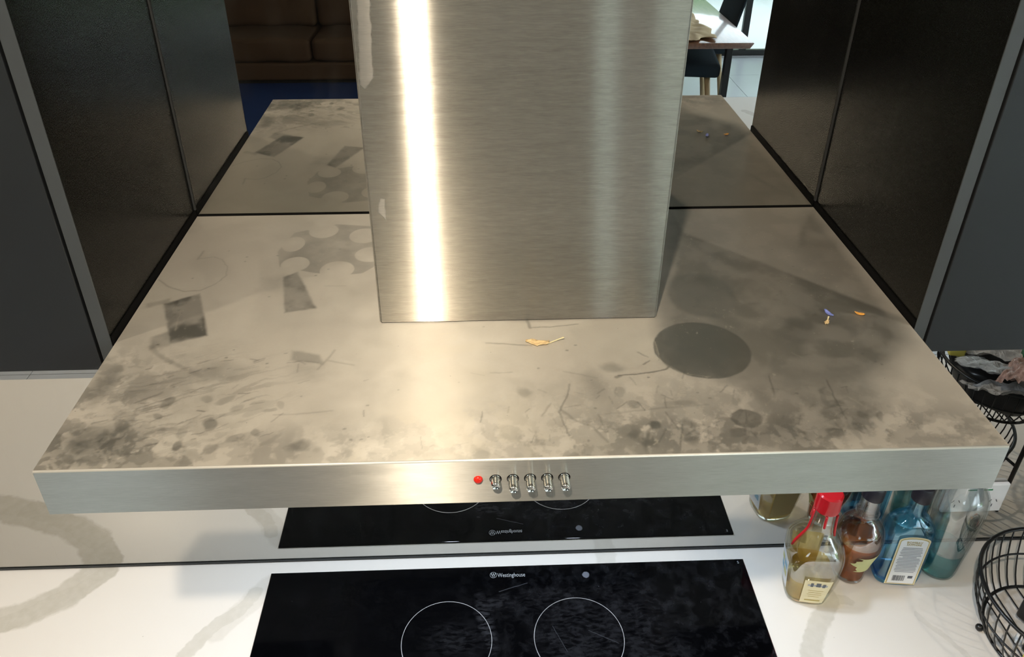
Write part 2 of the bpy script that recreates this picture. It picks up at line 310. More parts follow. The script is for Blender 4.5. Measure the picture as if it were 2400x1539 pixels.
MARKS = [([(-0.4104, -0.1244), (-0.3939, -0.1206), (-0.3809, -0.1276), (-0.3688, -0.1464), (-0.3649, -0.1674), (-0.3727, -0.1873), (-0.3869, -0.2015), (-0.4068, -0.2037), (-0.4285, -0.1923), (-0.4463, -0.1748)], 0.001, 0.38), ([(-0.4126, -0.1266), (-0.4107, -0.1043)], 0.0014, 0.4), ([(0.0992, -0.3834), (0.1176, -0.3813), (0.1361, -0.3791), (0.1507, -0.3746), (0.1565, -0.369)], 0.0012, 0.8), ([(0.0965, -0.3862), (0.1013, -0.3842)], 0.002, 0.7), ([(0.0129, -0.2572), (0.0096, -0.279), (0.0121, -0.2944)], 0.0022, 0.6), ([(0.0156, -0.2937), (0.0351, -0.2935), (0.0675, -0.2888)], 0.0009, 0.6), ([(-0.0385, -0.3211), (-0.0102, -0.3252), (0.0109, -0.3275)], 0.0011, 0.55), ([(0.0463, -0.3955), (0.0424, -0.4121), (0.0313, -0.4374), (0.0354, -0.4589), (0.0383, -0.4708)], 0.001, 0.6), ([(0.0337, -0.4344), (0.0467, -0.4503), (0.0621, -0.4599), (0.0735, -0.4806)], 0.0015, 0.45), ([(0.0239, -0.4245), (0.014, -0.443)], 0.0012, 0.35), ([(0.2563, -0.3904), (0.2525, -0.4196)], 0.0012, 0.5), ([(0.3145, -0.3995), (0.3119, -0.425), (0.3106, -0.4579)], 0.001, 0.6), ([(0.1492, -0.46), (0.1405, -0.4887)], 0.001, 0.7), ([(0.1365, -0.4412), (0.1437, -0.4658)], 0.001, 0.6), ([(0.125, -0.4561), (0.1145, -0.4677), (0.1086, -0.4876)], 0.0018, 0.6), ([(0.1314, -0.4653), (0.1217, -0.4824)], 0.001, 0.6), ([(0.2082, -0.4651), (0.2063, -0.4756)], 0.0018, 0.6), ([(0.2126, -0.4712), (0.216, -0.48)], 0.001, 0.6), ([(0.0418, -0.3743), (0.0764, -0.3861)], 0.001, 0.3), ([(-0.0348, -0.3744), (-0.0123, -0.3738)], 0.0008, 0.4), ([(0.1815, -0.432), (0.1379, -0.4349), (0.0771, -0.4422)], 0.0014, 0.3), ([(-0.237, -0.1969), (-0.2107, -0.1978)], 0.001, 0.25), ([(-0.2494, -0.4318), (-0.2246, -0.4314), (-0.1919, -0.4276)], 0.001, 0.3), ([(-0.3913, -0.4097), (-0.3692, -0.3942)], 0.0014, 0.5), ([(-0.3862, -0.4181), (-0.3579, -0.4025)], 0.001, 0.5), ([(-0.3804, -0.4227), (-0.3567, -0.4129)], 0.001, 0.5), ([(-0.3666, -0.4385), (-0.3553, -0.4298)], 0.001, 0.4), ([(-0.2175, -0.3616), (-0.2108, -0.3472), (-0.2044, -0.3285)], 0.0014, 0.35), ([(-0.2085, -0.3473), (-0.1942, -0.3515), (-0.1801, -0.3556)], 0.0012, 0.3), ([(-0.3765, -0.345), (-0.3953, -0.3294), (-0.4084, -0.3152)], 0.003, 0.35), ([(-0.377, -0.3435), (-0.3383, -0.368)], 0.003, 0.3)]
PALE = [([(-0.1198, -0.3621), (-0.0986, -0.3497), (-0.0749, -0.3422)], 0.001, 0.8), ([(-0.0897, -0.3032), (-0.0695, -0.2998)], 0.001, 0.7), ([(-0.0812, -0.3156), (-0.0766, -0.3069)], 0.0008, 0.7), ([(-0.0736, -0.3151), (-0.0704, -0.3055)], 0.0008, 0.6), ([(-0.0623, -0.3066), (-0.0526, -0.2996)], 0.0008, 0.7), ([(-0.3971, -0.2447), (-0.3908, -0.2861)], 0.0007, 0.35), ([(-0.077, -0.3911), (-0.0528, -0.3953)], 0.0025, 0.35), ([(0.1492, -0.3253), (0.1492, -0.3486)], 0.0008, 0.5), ([(0.1474, -0.3292), (0.1483, -0.3599), (0.1671, -0.3823), (0.1949, -0.3889)], 0.0006, 0.3)]
VEINS = [([(-0.9807, -0.1451), (-0.9064, -0.1191), (-0.8545, -0.0869), (-0.7925, -0.0536), (-0.764, -0.0175)], 0.021, 0.85), ([(-0.7738, 0.0028), (-0.8104, -0.0584), (-0.881, -0.0978), (-0.9625, -0.1279), (-1.0463, -0.159), (-1.1885, -0.1814)], 0.03, 0.75), ([(-0.4693, -0.0654), (-0.4907, -0.1046), (-0.5274, -0.1372), (-0.5628, -0.1913), (-0.5838, -0.2365)], 0.013, 0.6), ([(-0.5184, -0.1456), (-0.4807, -0.094), (-0.4503, -0.0504)], 0.02, 0.35), ([(0.5886, -0.1178), (0.5672, -0.1521), (0.5361, -0.1928), (0.5009, -0.2467)], 0.018, 0.6), ([(0.1878, 0.0036), (0.19, -0.038)], 0.022, 0.4), ([(0.5886, -0.1178), (0.6182, -0.1233)], 0.01, 0.4), ([(0.7327, -0.1582), (0.7871, -0.2573)], 0.006, 0.25)]
RINGS = [(-0.1135, -0.182, 0.0785), (0.1175, -0.1825, 0.0785), (-0.3, -0.36, 0.105), (0.3, -0.36, 0.105), (0, -0.42, 0.07)]
WIPES = [(-0.045, -0.15, 0.012, 0.05, 0.2, 0.5, 1.0), (0.12, -0.18, 0.076, 0.072, 0, 0.3, 0.35), (0.235, -0.2, 0.06, 0.12, 0.2, 0.6, 0.3), (-0.095, -0.18, 0.05, 0.03, 0, 0.5, 0.35), (0.06, -0.105, 0.1, 0.02, 0.15, 0.5, 0.25), (-0.03, -0.11, 0.03, 0.012, 0.6, 0.4, 0.6)]
COOKMARKS = [([(-0.0194, -0.0855), (0.033, -0.0692)], 0.0007, 1.5), ([(0.0731, -0.1593), (0.0945, -0.2085)], 0.0006, 1.0), ([(0.1363, -0.1699), (0.1851, -0.1961)], 0.0006, 1.0)]

M = dict(
 fold=plain('highlight_steel_fold', (0.78, 0.75, 0.68, 1), 0.42, 0.55), chimney=mat_chimney(), fascia=mat_fascia(), top=mat_hood_top(), bench=mat_bench(), cook=mat_cooktop(), mirror=mat_mirror(),  # fold colour is lightened to paint in the bright edge highlight
 panel=mat_cabinet('satin_black_panel', (0.0038, 0.0040, 0.0033, 1), 0.26, 0.14), door=mat_cabinet('charcoal_door', (0.0120, 0.0130, 0.0138, 1), 0.42, 0.35),
 edge=mat_cabinet('charcoal_edge', (0.036, 0.039, 0.040, 1), 0.45), basecab=mat_cabinet('black_base_cabinet', (0.010, 0.011, 0.012, 1), 0.4),
 black=plain('black_rubber', (0.003, 0.003, 0.003, 1), 0.9, 0.0, 0.1), seal=plain('grey_sealant', (0.035, 0.036, 0.036, 1), 0.6, 0.0, 0.2),
 chrome=plain('chrome', (0.75, 0.73, 0.68, 1), 0.12, 1.0), red=plain('red_lens', (0.62, 0.016, 0.006, 1), 0.25),
 filt=plain('filter_mesh', (0.30, 0.30, 0.29, 1), 0.4, 1.0), dark_steel=plain('dark_steel', (0.06, 0.06, 0.06, 1), 0.4, 0.7),
 lamp=None, print_=plain('pale_print', (0.33, 0.35, 0.38, 1), 0.5), ring=plain('burner_print', (0.30, 0.31, 0.34, 1), 0.35, vary=0.5, scale=60),
 ceiling=mat_wall('ceiling_paint', (0.78, 0.77, 0.74, 1)), wall=mat_wall('wall_paint', (0.62, 0.60, 0.56, 1)), darkwall=mat_wall('dark_wall_paint', (0.10, 0.095, 0.085, 1)),
 tile=mat_floor('floor_tile', (0.60, 0.63, 0.68, 1), (0.70, 0.73, 0.78, 1), 0.28), grout=plain('grout', (0.25, 0.25, 0.25, 1), 0.9),
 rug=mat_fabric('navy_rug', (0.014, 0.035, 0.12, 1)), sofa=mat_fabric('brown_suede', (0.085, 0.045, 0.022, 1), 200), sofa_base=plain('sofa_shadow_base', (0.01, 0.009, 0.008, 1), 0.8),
 table=mat_wood('walnut_tabletop', (0.10, 0.04, 0.022, 1), (0.22, 0.10, 0.055, 1), 0.30, (14, 2, 14), 1.0), oak=mat_wood('pale_oak', (0.42, 0.29, 0.15, 1), (0.55, 0.40, 0.22, 1), 0.45, (20, 20, 3)),
 blackmetal=plain('black_metal', (0.010, 0.011, 0.012, 1), 0.35, 0.2), darkfab=mat_fabric('dark_blue_fabric', (0.012, 0.020, 0.028, 1)),
 frame=plain('window_frame_black', (0.015, 0.017, 0.018, 1), 0.35), pane=emit_glass_pane(), leaf=mat_leaf(), paving=mat_floor('paving', (0.38, 0.40, 0.40, 1), (0.48, 0.50, 0.50, 1), 0.8),
 clear=shell_glass('clear_glass', (0.99, 0.992, 0.985, 1), (0.84, 0.86, 0.85, 1), 0.40), blueglass=shell_glass('blue_glass', (0.74, 0.93, 0.985, 1), (0.40, 0.74, 0.92, 1), 0.35), whisky=shell_glass('golden_liquor', (0.99, 0.92, 0.68, 1), (0.92, 0.74, 0.36, 1), 0.2), amber=shell_glass('amber_liquor', (0.92, 0.60, 0.36, 1), (0.66, 0.24, 0.09, 1), 0.2),
 teal=shell_glass('teal_liquid', (0.60, 0.88, 0.90, 1), (0.25, 0.60, 0.66, 1), 0.25), bluegin=shell_glass('blue_tinted_spirit', (0.60, 0.85, 0.97, 1), (0.2, 0.5, 0.8, 1), 0.2),
 wax=plain('red_wax', (0.62, 0.012, 0.018, 1), 0.22), cork=plain('dark_cap', (0.015, 0.012, 0.018, 1), 0.4), paper=plain('cream_label', (0.70, 0.62, 0.40, 1), 0.6), yellowpaper=plain('torn_yellow_label', (0.62, 0.60, 0.28, 1), 0.7),
 whitepaper=plain('white_label', (0.74, 0.75, 0.76, 1), 0.55), gold=plain('gold_print', (0.42, 0.32, 0.09, 1), 0.4), ink=plain('grey_ink', (0.33, 0.34, 0.37, 1), 0.7), darkink=plain('dark_ink', (0.10, 0.11, 0.13, 1), 0.7),
 backpaper=plain('ochre_back_label', (0.72, 0.55, 0.24, 1), 0.6), blueink=plain('pale_blue_ink', (0.30, 0.50, 0.62, 1), 0.6), white=plain('white_plastic', (0.82, 0.83, 0.85, 1), 0.3), green=plain('green_mark', (0.01, 0.22, 0.08, 1), 0.5),
 wire=plain('black_wire', (0.006, 0.006, 0.006, 1), 0.35), charger=plain('black_plastic', (0.010, 0.010, 0.011, 1), 0.3), orange=plain('orange_plastic', (0.85, 0.17, 0.015, 1), 0.35), amberpl=plain('amber_wrapper', (0.72, 0.33, 0.03, 1), 0.35),
 yellow=plain('yellow_plastic', (0.70, 0.58, 0.10, 1), 0.4), redpl=plain('red_plastic', (0.7, 0.02, 0.05, 1), 0.4), bag=mat_plastic_bag('crinkled_clear_plastic', (0.62, 0.62, 0.62, 1)), pinkbag=mat_plastic_bag('pinkish_clear_plastic', (0.55, 0.36, 0.32, 1)),
 whitebag=mat_plastic_bag('white_sachet', (0.50, 0.54, 0.58, 1)), card=plain('beige_card', (0.60, 0.55, 0.42, 1), 0.7), darkgreen=plain('dark_green_plastic', (0.005, 0.09, 0.03, 1), 0.4), navy=plain('navy_plastic', (0.01, 0.02, 0.10, 1), 0.4),
 straw=plain('dry_petal', (0.68, 0.50, 0.26, 1), 0.7, vary=0.4, scale=900), stem=plain('dry_stem', (0.72, 0.62, 0.36, 1), 0.6), petalblue=plain('blue_petal', (0.20, 0.25, 0.62, 1), 0.6, vary=0.3, scale=500), petalorange=plain('orange_petal', (0.75, 0.36, 0.07, 1), 0.6, vary=0.3, scale=500),
 tan=mat_fabric('tan_paper', (0.62, 0.47, 0.30, 1), 60, 0.5),
)
ml = NT('lamp_lens'); nz = ml.noise(ml.pos(), 60).outputs[0]
em = ml.n('ShaderNodeEmission', {'Color': (0.85, 0.93, 1, 1), 'Strength': ml.mr(nz, 0, 1, 1.6, 2.0)}); ml.t.links.new(em.outputs[0], ml.out.inputs[0]); M['lamp'] = ml.m
ml = NT('downlight_lens'); nz = ml.noise(ml.pos(), 60).outputs[0]
em = ml.n('ShaderNodeEmission', {'Color': (1, 0.82, 0.6, 1), 'Strength': ml.mr(nz, 0, 1, 5, 6)}); ml.t.links.new(em.outputs[0], ml.out.inputs[0]); M['dlamp'] = ml.m

# ------------------------------------------------------------------ mesh helpers
def mesh_obj(name, bm, mats, parent=None, smooth=False, recalc=True):
    if recalc: bmesh.ops.recalc_face_normals(bm, faces=bm.faces)
    me = bpy.data.meshes.new(name); bm.to_mesh(me); bm.free()
    if not isinstance(mats, (list, tuple)): mats = [mats]
    for m in mats: me.materials.append(m)
    if smooth:
        for p in me.polygons: p.use_smooth = True
        if smooth != 'all':
            me.set_sharp_from_angle(angle=math.radians(38))
    o = bpy.data.objects.new(name, me); COL.objects.link(o)
    if parent: o.parent = parent
    return o
def box(bm, x0, x1, y0, y1, z0, z1, bevel=0.0, seg=2, mat=0, mtx=None):
    r = bmesh.ops.create_cube(bm, size=1.0); vs = r['verts']
    for v in vs: v.co = Vector(((x0+x1)/2 + v.co.x*(x1-x0), (y0+y1)/2 + v.co.y*(y1-y0), (z0+z1)/2 + v.co.z*(z1-z0)))
    faces = set(f for v in vs for f in v.link_faces)
    if bevel > 0:
        es = set(e for v in vs for e in v.link_edges)
        rr = bmesh.ops.bevel(bm, geom=list(es), offset=bevel, segments=seg, affect='EDGES', profile=0.5)
        vs = list(set(rr['verts'])|set(v for v in vs if v.is_valid)); faces = set(f for v in vs for f in v.link_faces)
    for f in faces: f.material_index = mat
    if mtx is not None: bmesh.ops.transform(bm, matrix=mtx, verts=list(set(v for f in faces for v in f.verts)))
    return faces
def tube(bm, pts, r, n=8, closed=False, caps=True, mat=0):
    pts = [Vector(p) for p in pts]; rings = []; N = len(pts)
    prev = None
    for i, p in enumerate(pts):
        a = pts[(i-1) % N] if (closed or i > 0) else p; b = pts[(i+1) % N] if (closed or i < N-1) else p
        t = (b-a).normalized()
        if prev is None:
            up = Vector((0, 0, 1)) if abs(t.z) < 0.9 else Vector((1, 0, 0)); u = t.cross(up).normalized()
        else: u = (prev - t*prev.dot(t)).normalized()
        prev = u; w = t.cross(u); rad = r[i] if isinstance(r, (list, tuple)) else r
        rings.append([bm.verts.new(p + (u*math.cos(2*math.pi*k/n) + w*math.sin(2*math.pi*k/n))*rad) for k in range(n)])
    m = N if closed else N-1
    for i in range(m):
        A, B = rings[i], rings[(i+1) % N]
        off = 0
        if closed and i == m-1: off = min(range(n), key=lambda o: (A[0].co-B[o].co).length)
        for k in range(n):
            f = bm.faces.new((A[k], A[(k+1) % n], B[(k+1+off) % n], B[(k+off) % n])); f.material_index = mat
    if caps and not closed:
        bm.faces.new(rings[0][::-1]).material_index = mat; bm.faces.new(rings[-1]).material_index = mat
def loft(bm, secs, n=40, cap0=True, cap1=True, mat=0, flip=False):
    """secs: (z, rx, ry, exponent[, cx, cy])"""
    rings = []
    for s in secs:
        z, rx, ry, e = s[:4]; cx, cy = (s[4], s[5]) if len(s) > 4 else (0, 0); ring = []
        for k in range(n):
            a = 2*math.pi*k/n; c, q = math.cos(a), math.sin(a)
            ring.append(bm.verts.new((cx + rx*math.copysign(abs(c)**(2/e), c), cy + ry*math.copysign(abs(q)**(2/e), q), z)))
        rings.append(ring)
    for A, B in zip(rings, rings[1:]):
        for k in range(n):
            vs = (A[k], A[(k+1) % n], B[(k+1) % n], B[k]); f = bm.faces.new(vs[::-1] if flip else vs); f.material_index = mat
    if cap0: f = bm.faces.new(rings[0] if flip else rings[0][::-1]); f.material_index = mat
    if cap1: f = bm.faces.new(rings[-1][::-1] if flip else rings[-1]); f.material_index = mat
def smooth_secs(secs, per=4):
    out = []
    for i in range(len(secs)-1):
        p0 = secs[max(i-1, 0)]; p1 = secs[i]; p2 = secs[i+1]; p3 = secs[min(i+2, len(secs)-1)]
        for k in range(per):
            t = k/per; q = []
            for a, b, c, d in zip(p0, p1, p2, p3):
                q.append(0.5*((2*b) + (-a+c)*t + (2*a-5*b+4*c-d)*t*t + (-a+3*b-3*c+d)*t**3))
            q[0] = p1[0] + (p2[0]-p1[0])*t; out.append(tuple(q))
    out.append(tuple(secs[-1])); return out
def thing(name, label, cat, loc=(0, 0, 0), rz=0.0, group=None):
    o = bpy.data.objects.new(name, None); COL.objects.link(o); o.location = loc; o.rotation_euler = (0, 0, rz)
    o.empty_display_size = 0.05
    return tag(o, label, cat, group)
def tag(o, label, cat, group=None):
    o['label'] = label; o['category'] = cat
    if group: o['group'] = group
    return o
def struct(name, bm, m, parent=None, smooth=False):
    o = mesh_obj(name, bm, m, parent, smooth)
    if parent is None: o['kind'] = 'structure'
    return o
def flat_planes(o):
    for p in o.data.polygons:
        if max(abs(c) for c in p.normal) > 0.9995: p.use_smooth = False
    return o
def one_box(name, m, parent, *a, **k):
    bm = bmesh.new(); box(bm, *a, **k); return flat_planes(mesh_obj(name, bm, m, parent, smooth=True))
def text_obj(name, s, size, m, parent, loc, rot=(0, 0, 0), extrude=0.0001, sx=1.0, align='LEFT'):
    cu = bpy.data.curves.new(name, 'FONT'); cu.body = s; cu.size = size; cu.extrude = extrude; cu.align_x = align; cu.resolution_u = 3
    tmp = bpy.data.objects.new(name, cu); COL.objects.link(tmp); bpy.context.view_layer.update()
    me = bpy.data.meshes.new_from_object(tmp.evaluated_get(bpy.context.evaluated_depsgraph_get()))
    bpy.data.objects.remove(tmp, do_unlink=True)
    me.materials.clear(); me.materials.append(m)
    o = bpy.data.objects.new(name, me); COL.objects.link(o); o.location = loc; o.rotation_euler = rot; o.scale = (sx, 1, 1)
    if parent: o.parent = parent
    return o

# ================================================================== ROOM SHELL
XL, XR, YB = -5.0, 3.4, -6.4
WALLX = (-2.4, 3.4)
bm = bmesh.new(); box(bm, XL, XR, 0.008, 0.12, FLOOR, CEIL); struct('wall_back', bm, M['wall'])
bm = bmesh.new(); box(bm, XL, XR, YB-0.1, 0.12, CEIL, CEIL+0.1); struct('ceiling', bm, M['ceiling'])
bm = bmesh.new(); box(bm, XL-0.1, XL, YB-0.1, 0.12, FLOOR, CEIL); struct('wall_left', bm, M['darkwall'])
# right wall with sliding glazing y -5.6 .. -1.8
bm = bmesh.new(); box(bm, XR, XR+0.1, -1.8, 0.12, FLOOR, CEIL); box(bm, XR, XR+0.1, YB-0.1, -5.6, FLOOR, CEIL); box(bm, XR, XR+0.1, -5.6, -1.8, 0.7, CEIL); struct('wall_right', bm, M['wall'])
bm = bmesh.new()
for a, b in ((XL, -3.9), (-2.4, 0.92), (3.4, 3.5)): box(bm, a, b, YB-0.1, YB, FLOOR, CEIL)
box(bm, -3.9, -2.4, YB-0.1, YB, 0.95, CEIL); box(bm, -3.9, -2.4, YB-0.1, YB, FLOOR, -0.60); box(bm, 0.92, 1.22, YB-0.1, YB, 0.7, CEIL); box(bm, 1.45, 3.4, YB-0.1, YB, 0.7, CEIL)
struct('wall_front', bm, M['darkwall'])
bm = bmesh.new(); box(bm, 1.22, 1.45, YB-0.1, YB+0.002, FLOOR, CEIL); struct('trim_1', bm, M['wall'])
# floor of separate tiles
bm = bmesh.new(); box(bm, XL, XR, YB, 0.008, FLOOR-0.12, FLOOR-0.004); floor = struct('floor', bm, M['grout'])
tm = None; nx = 14; ny = 11
tw = (XR-XL)/nx; th = (0.008-YB)/ny
for i in range(nx):
    for j in range(ny):
        if tm is None:
            bm = bmesh.new(); box(bm, -tw/2+0.0015, tw/2-0.0015, -th/2+0.0015, th/2-0.0015, -0.0042, 0.0, 0.001, 1); o = mesh_obj('tile', bm, M['tile'], floor); tm = o.data
        else: o = bpy.data.objects.new('tile', tm); COL.objects.link(o); o.parent = floor
        o.location = (XL+tw*(i+0.5), YB+th*(j+0.5), FLOOR)
def window(name, horiz, c, a, b, z0, z1, posts):
    bm = bmesh.new(); t = 0.045
    def bb(u0, u1, w0, w1):
        if horiz: box(bm, u0, u1, c-t, c, w0, w1, 0.003, 1)
        else: box(bm, c, c+t, u0, u1, w0, w1, 0.003, 1)
    bb(a, b, z0, z0+0.06); bb(a, b, z1-0.06, z1)
    for u in [a+0.03, b-0.03] + posts: bb(u-0.03, u+0.03, z0+0.06, z1-0.06)
    w = struct(name, bm, M['frame'])
    us = [a+0.06] + [q for u in posts for q in (u-0.03, u+0.03)] + [b-0.06]
    for k in range(0, len(us), 2):
        bm = bmesh.new()
        if horiz: box(bm, us[k], us[k+1], c-0.026, c-0.020, z0+0.06, z1-0.06)
        else: box(bm, c+0.020, c+0.026, us[k], us[k+1], z0+0.06, z1-0.06)
        mesh_obj('pane', bm, M['pane'], w)
window('window_1', True, YB, 1.45, 3.4, FLOOR, 0.7, [2.50])
window('window_4', True, YB, 0.92, 1.22, FLOOR, 0.7, [])
window('window_2', True, YB, -3.9, -2.4, -0.60, 0.95, [])
window('window_3', False, XR, -5.6, -1.8, FLOOR, 0.7, [-4.33, -3.07])
bm = bmesh.new(); box(bm, -5.0, 0.9, YB, YB+0.015, FLOOR, FLOOR+0.09, 0.003, 1); struct('baseboard_front', bm, M['basecab'])
# garden outside
bm = bmesh.new(); box(bm, -12, 12, -14, YB-0.1, FLOOR-0.2, FLOOR-0.02); box(bm, XR+0.1, 12, YB-0.1, 6, FLOOR-0.2, FLOOR-0.02)
struct('ground', bm, M['paving'])
def hedge(x, y, w, d, h, label):
    bm = bmesh.new(); rnd = random.Random(int(x*10+y*7))
    for k in range(900):
        px, py = x+rnd.uniform(-w, w)/2, y+rnd.uniform(-d, d)/2; pz = FLOOR+rnd.uniform(0, h)
        s = 0.16; q = Matrix.Translation((px, py, pz)) @ Matrix.Rotation(rnd.uniform(0, 6.3), 4, 'Z') @ Matrix.Rotation(rnd.uniform(0.3, 1.5), 4, 'X')
        vs = [bm.verts.new(q @ Vector(v)) for v in ((-s*.5, 0, 0), (0, -s*.3, .02), (s*.5, 0, 0), (0, s*.3, .02))]; bm.faces.new(vs)
    box(bm, x-w/2+.15, x+w/2-.15, y-d/2+.15, y+d/2-.15, FLOOR-0.02, FLOOR+h*0.9)
    o = mesh_obj('garden_hedge', bm, M['leaf'], recalc=False); tag(o, label, 'hedge')
hedge(2.3, -9.5, 6.5, 1.0, 1.9, 'green hedge outside behind the dining table glazing')
hedge(-3.6, -8.6, 3.5, 1.0, 1.9, 'green hedge outside the window over the sofa')
hedge(7.8, -3.6, 1.3, 7.0, 2.3, 'green hedge outside the side sliding doors')

# ================================================================== KITCHEN WALL
bm = bmesh.new(); box(bm, -2.35, 1.95, 0.0, 0.006, BENCH+0.004, CEIL-0.003); sp = mesh_obj('mirror_splashback', bm, M['mirror'])
tag(sp, 'tall grey mirror splashback behind the range hood, reflecting the room', 'mirror')
bm = bmesh.new(); box(bm, -2.35, 1.95, -0.0030, 0.0, BENCH, BENCH+0.0045, 0.001, 1); sl = mesh_obj('sealant_strip', bm, M['seal']); 
tag(sl, 'thin dark sealant line where the mirror meets the white worktop', 'sealant')
# worktop with rounded front edge
bm = bmesh.new(); box(bm, -2.35, 1.95, -0.575, 0.006, BENCH-0.04, BENCH, 0.002, 2)
o = mesh_obj('worktop', bm, M['bench'], smooth=True); tag(o, 'white stone worktop with grey veins under the hood', 'worktop')
cabx = [-2.35, -1.4, -0.46, 0.46, 1.2, 1.95]
for i, (a, b) in enumerate(zip(cabx, cabx[1:])):
    c = thing('base_cabinet', 'black base cabinet under the white worktop, ' + ['at its far left end', 'second from the left end', 'under the cooktop', 'under the bottles', 'at its right end under the wire basket'][i], 'cabinet', ((a+b)/2, -0.29, FLOOR))
    hw = (b-a)/2
    one_box('carcass', M['basecab'], c, -hw+0.001, hw-0.001, -0.245, 0.29, 0.10, 0.859, bevel=0.001)
    one_box('plinth', M['black'], c, -hw+0.001, hw-0.001, -0.20, 0.27, 0.0, 0.10)
    for s in (0, 1):
        d = one_box('door', M['door'], c, -hw+0.003+s*hw, (0 if s == 0 else hw)-0.003, -0.264, -0.246, 0.105, 0.850, bevel=0.002)
        one_box('handle_rail', M['dark_steel'], d, -hw+0.02+s*hw, (0 if s == 0 else hw)-0.02, -0.268, -0.2641, 0.83, 0.849, bevel=0.001)

# wall cabinets: end panel facing the hood, door, carcass
def wall_cab(side, label):
    s = side; zt = CEIL-0.02; zb = -0.036; F = -0.3085
    c = thing('wall_cabinet', label, 'cabinet', (s*0.4525, 0, zb))
    def bx(name, m, u0, u1, y0, y1, z0, z1, bevel=0.0008, parent=None):
        a, b = sorted((s*u0, s*u1)); return one_box(name, m, parent or c, a, b, y0, y1, z0-zb, z1-zb, bevel=bevel, seg=2)
    sidep = bx('side_panel', M['panel'], 0.0, 0.0148, F+0.001, -0.0005, zb, zt)
    bx('edge_strip', M['edge'], 0.0, 0.0148, F, F+0.0012, zb, zt, parent=sidep)
    bx('carcass', M['black'], 0.0150, 0.93, F+0.021, -0.0005, zb+0.004, zt)
    d = bx('door', M['door'], 0.0180, 0.4700, F, F+0.019, zb, zt-0.01, 0.0012)
    d2 = bx('door', M['door'], 0.4735, 0.9280, F, F+0.019, zb, zt-0.01, 0.0012)
    bx('seal_strip', M['black'], -0.0022, -0.0001, F+0.002, -0.001, -0.008, 0.0085, 0.0)
    bx('corner_trim', M['seal'], -0.0024, -0.0001, -0.0022, -0.0002, 0.009, zt, 0.0, parent=sidep)
wall_cab(-1, 'black wall cabinet on the left of the range hood')
wall_cab(1, 'black wall cabinet on the right of the range hood')

# ================================================================== RANGE HOOD
hood = thing('range_hood', 'wide brushed stainless steel chimney range hood with dusty top, five buttons', 'range hood', (0, 0, 0))
T = 0.0557
# canopy: folded sheet, rolled front edge; material 0 = top, 1 = sides and front
bm = bmesh.new()
def prof(inset):    # y, z around the front fold
    R = 0.0018-inset; pts = [(-0.0035, -inset)]
    for k in range(7):
        a = math.pi/2*k/6; pts.append((-0.5+0.0018 - R*math.sin(a), -0.0018 + R*math.cos(a)))
    pts += [(-0.5+inset, -T+0.001), (-0.5+0.001+inset, -T)]
    return pts
hx = 0.4492
def corner(v, k): return v
outer = prof(0.0)
L = [bm.verts.new((-hx, y, z)) for y, z in outer]; Rr = [bm.verts.new((hx, y, z)) for y, z in outer]
for i in range(len(outer)-1):
    if i == 0: continue
    f = bm.faces.new((L[i], L[i+1], Rr[i+1], Rr[i])); f.material_index = 2 if i < len(outer)-3 else 1; f.smooth = True
for S, sx in ((L, -1), (Rr, 1)):   # side skirts
    b0 = bm.verts.new((sx*hx, -0.0035, -T)); f = bm.faces.new(S + [b0]); f.material_index = 1
# underside lip
lip = [bm.verts.new(p) for p in ((-hx, -0.499, -T), (hx, -0.499, -T), (hx, -0.0035, -T), (-hx, -0.0035, -T))]
inn = [bm.verts.new(p) for p in ((-hx+.02, -0.479, -T), (hx-.02, -0.479, -T), (hx-.02, -0.0235, -T), (-hx+.02, -0.0235, -T))]
inu = [bm.verts.new(v.co+Vector((0, 0, 0.006))) for v in inn]
for k in range(4):
    k2 = (k+1) % 4
    bm.faces.new((lip[k], lip[k2], inn[k2], inn[k])).material_index = 1; bm.faces.new((inn[k], inn[k2], inu[k2], inu[k])).material_index = 1
bm.faces.new(inu).material_index = 1
bmesh.ops.remove_doubles(bm, verts=bm.verts, dist=1e-5)
can = flat_planes(mesh_obj('canopy', bm, [M['top'], M['fascia'], M['fold']], hood))
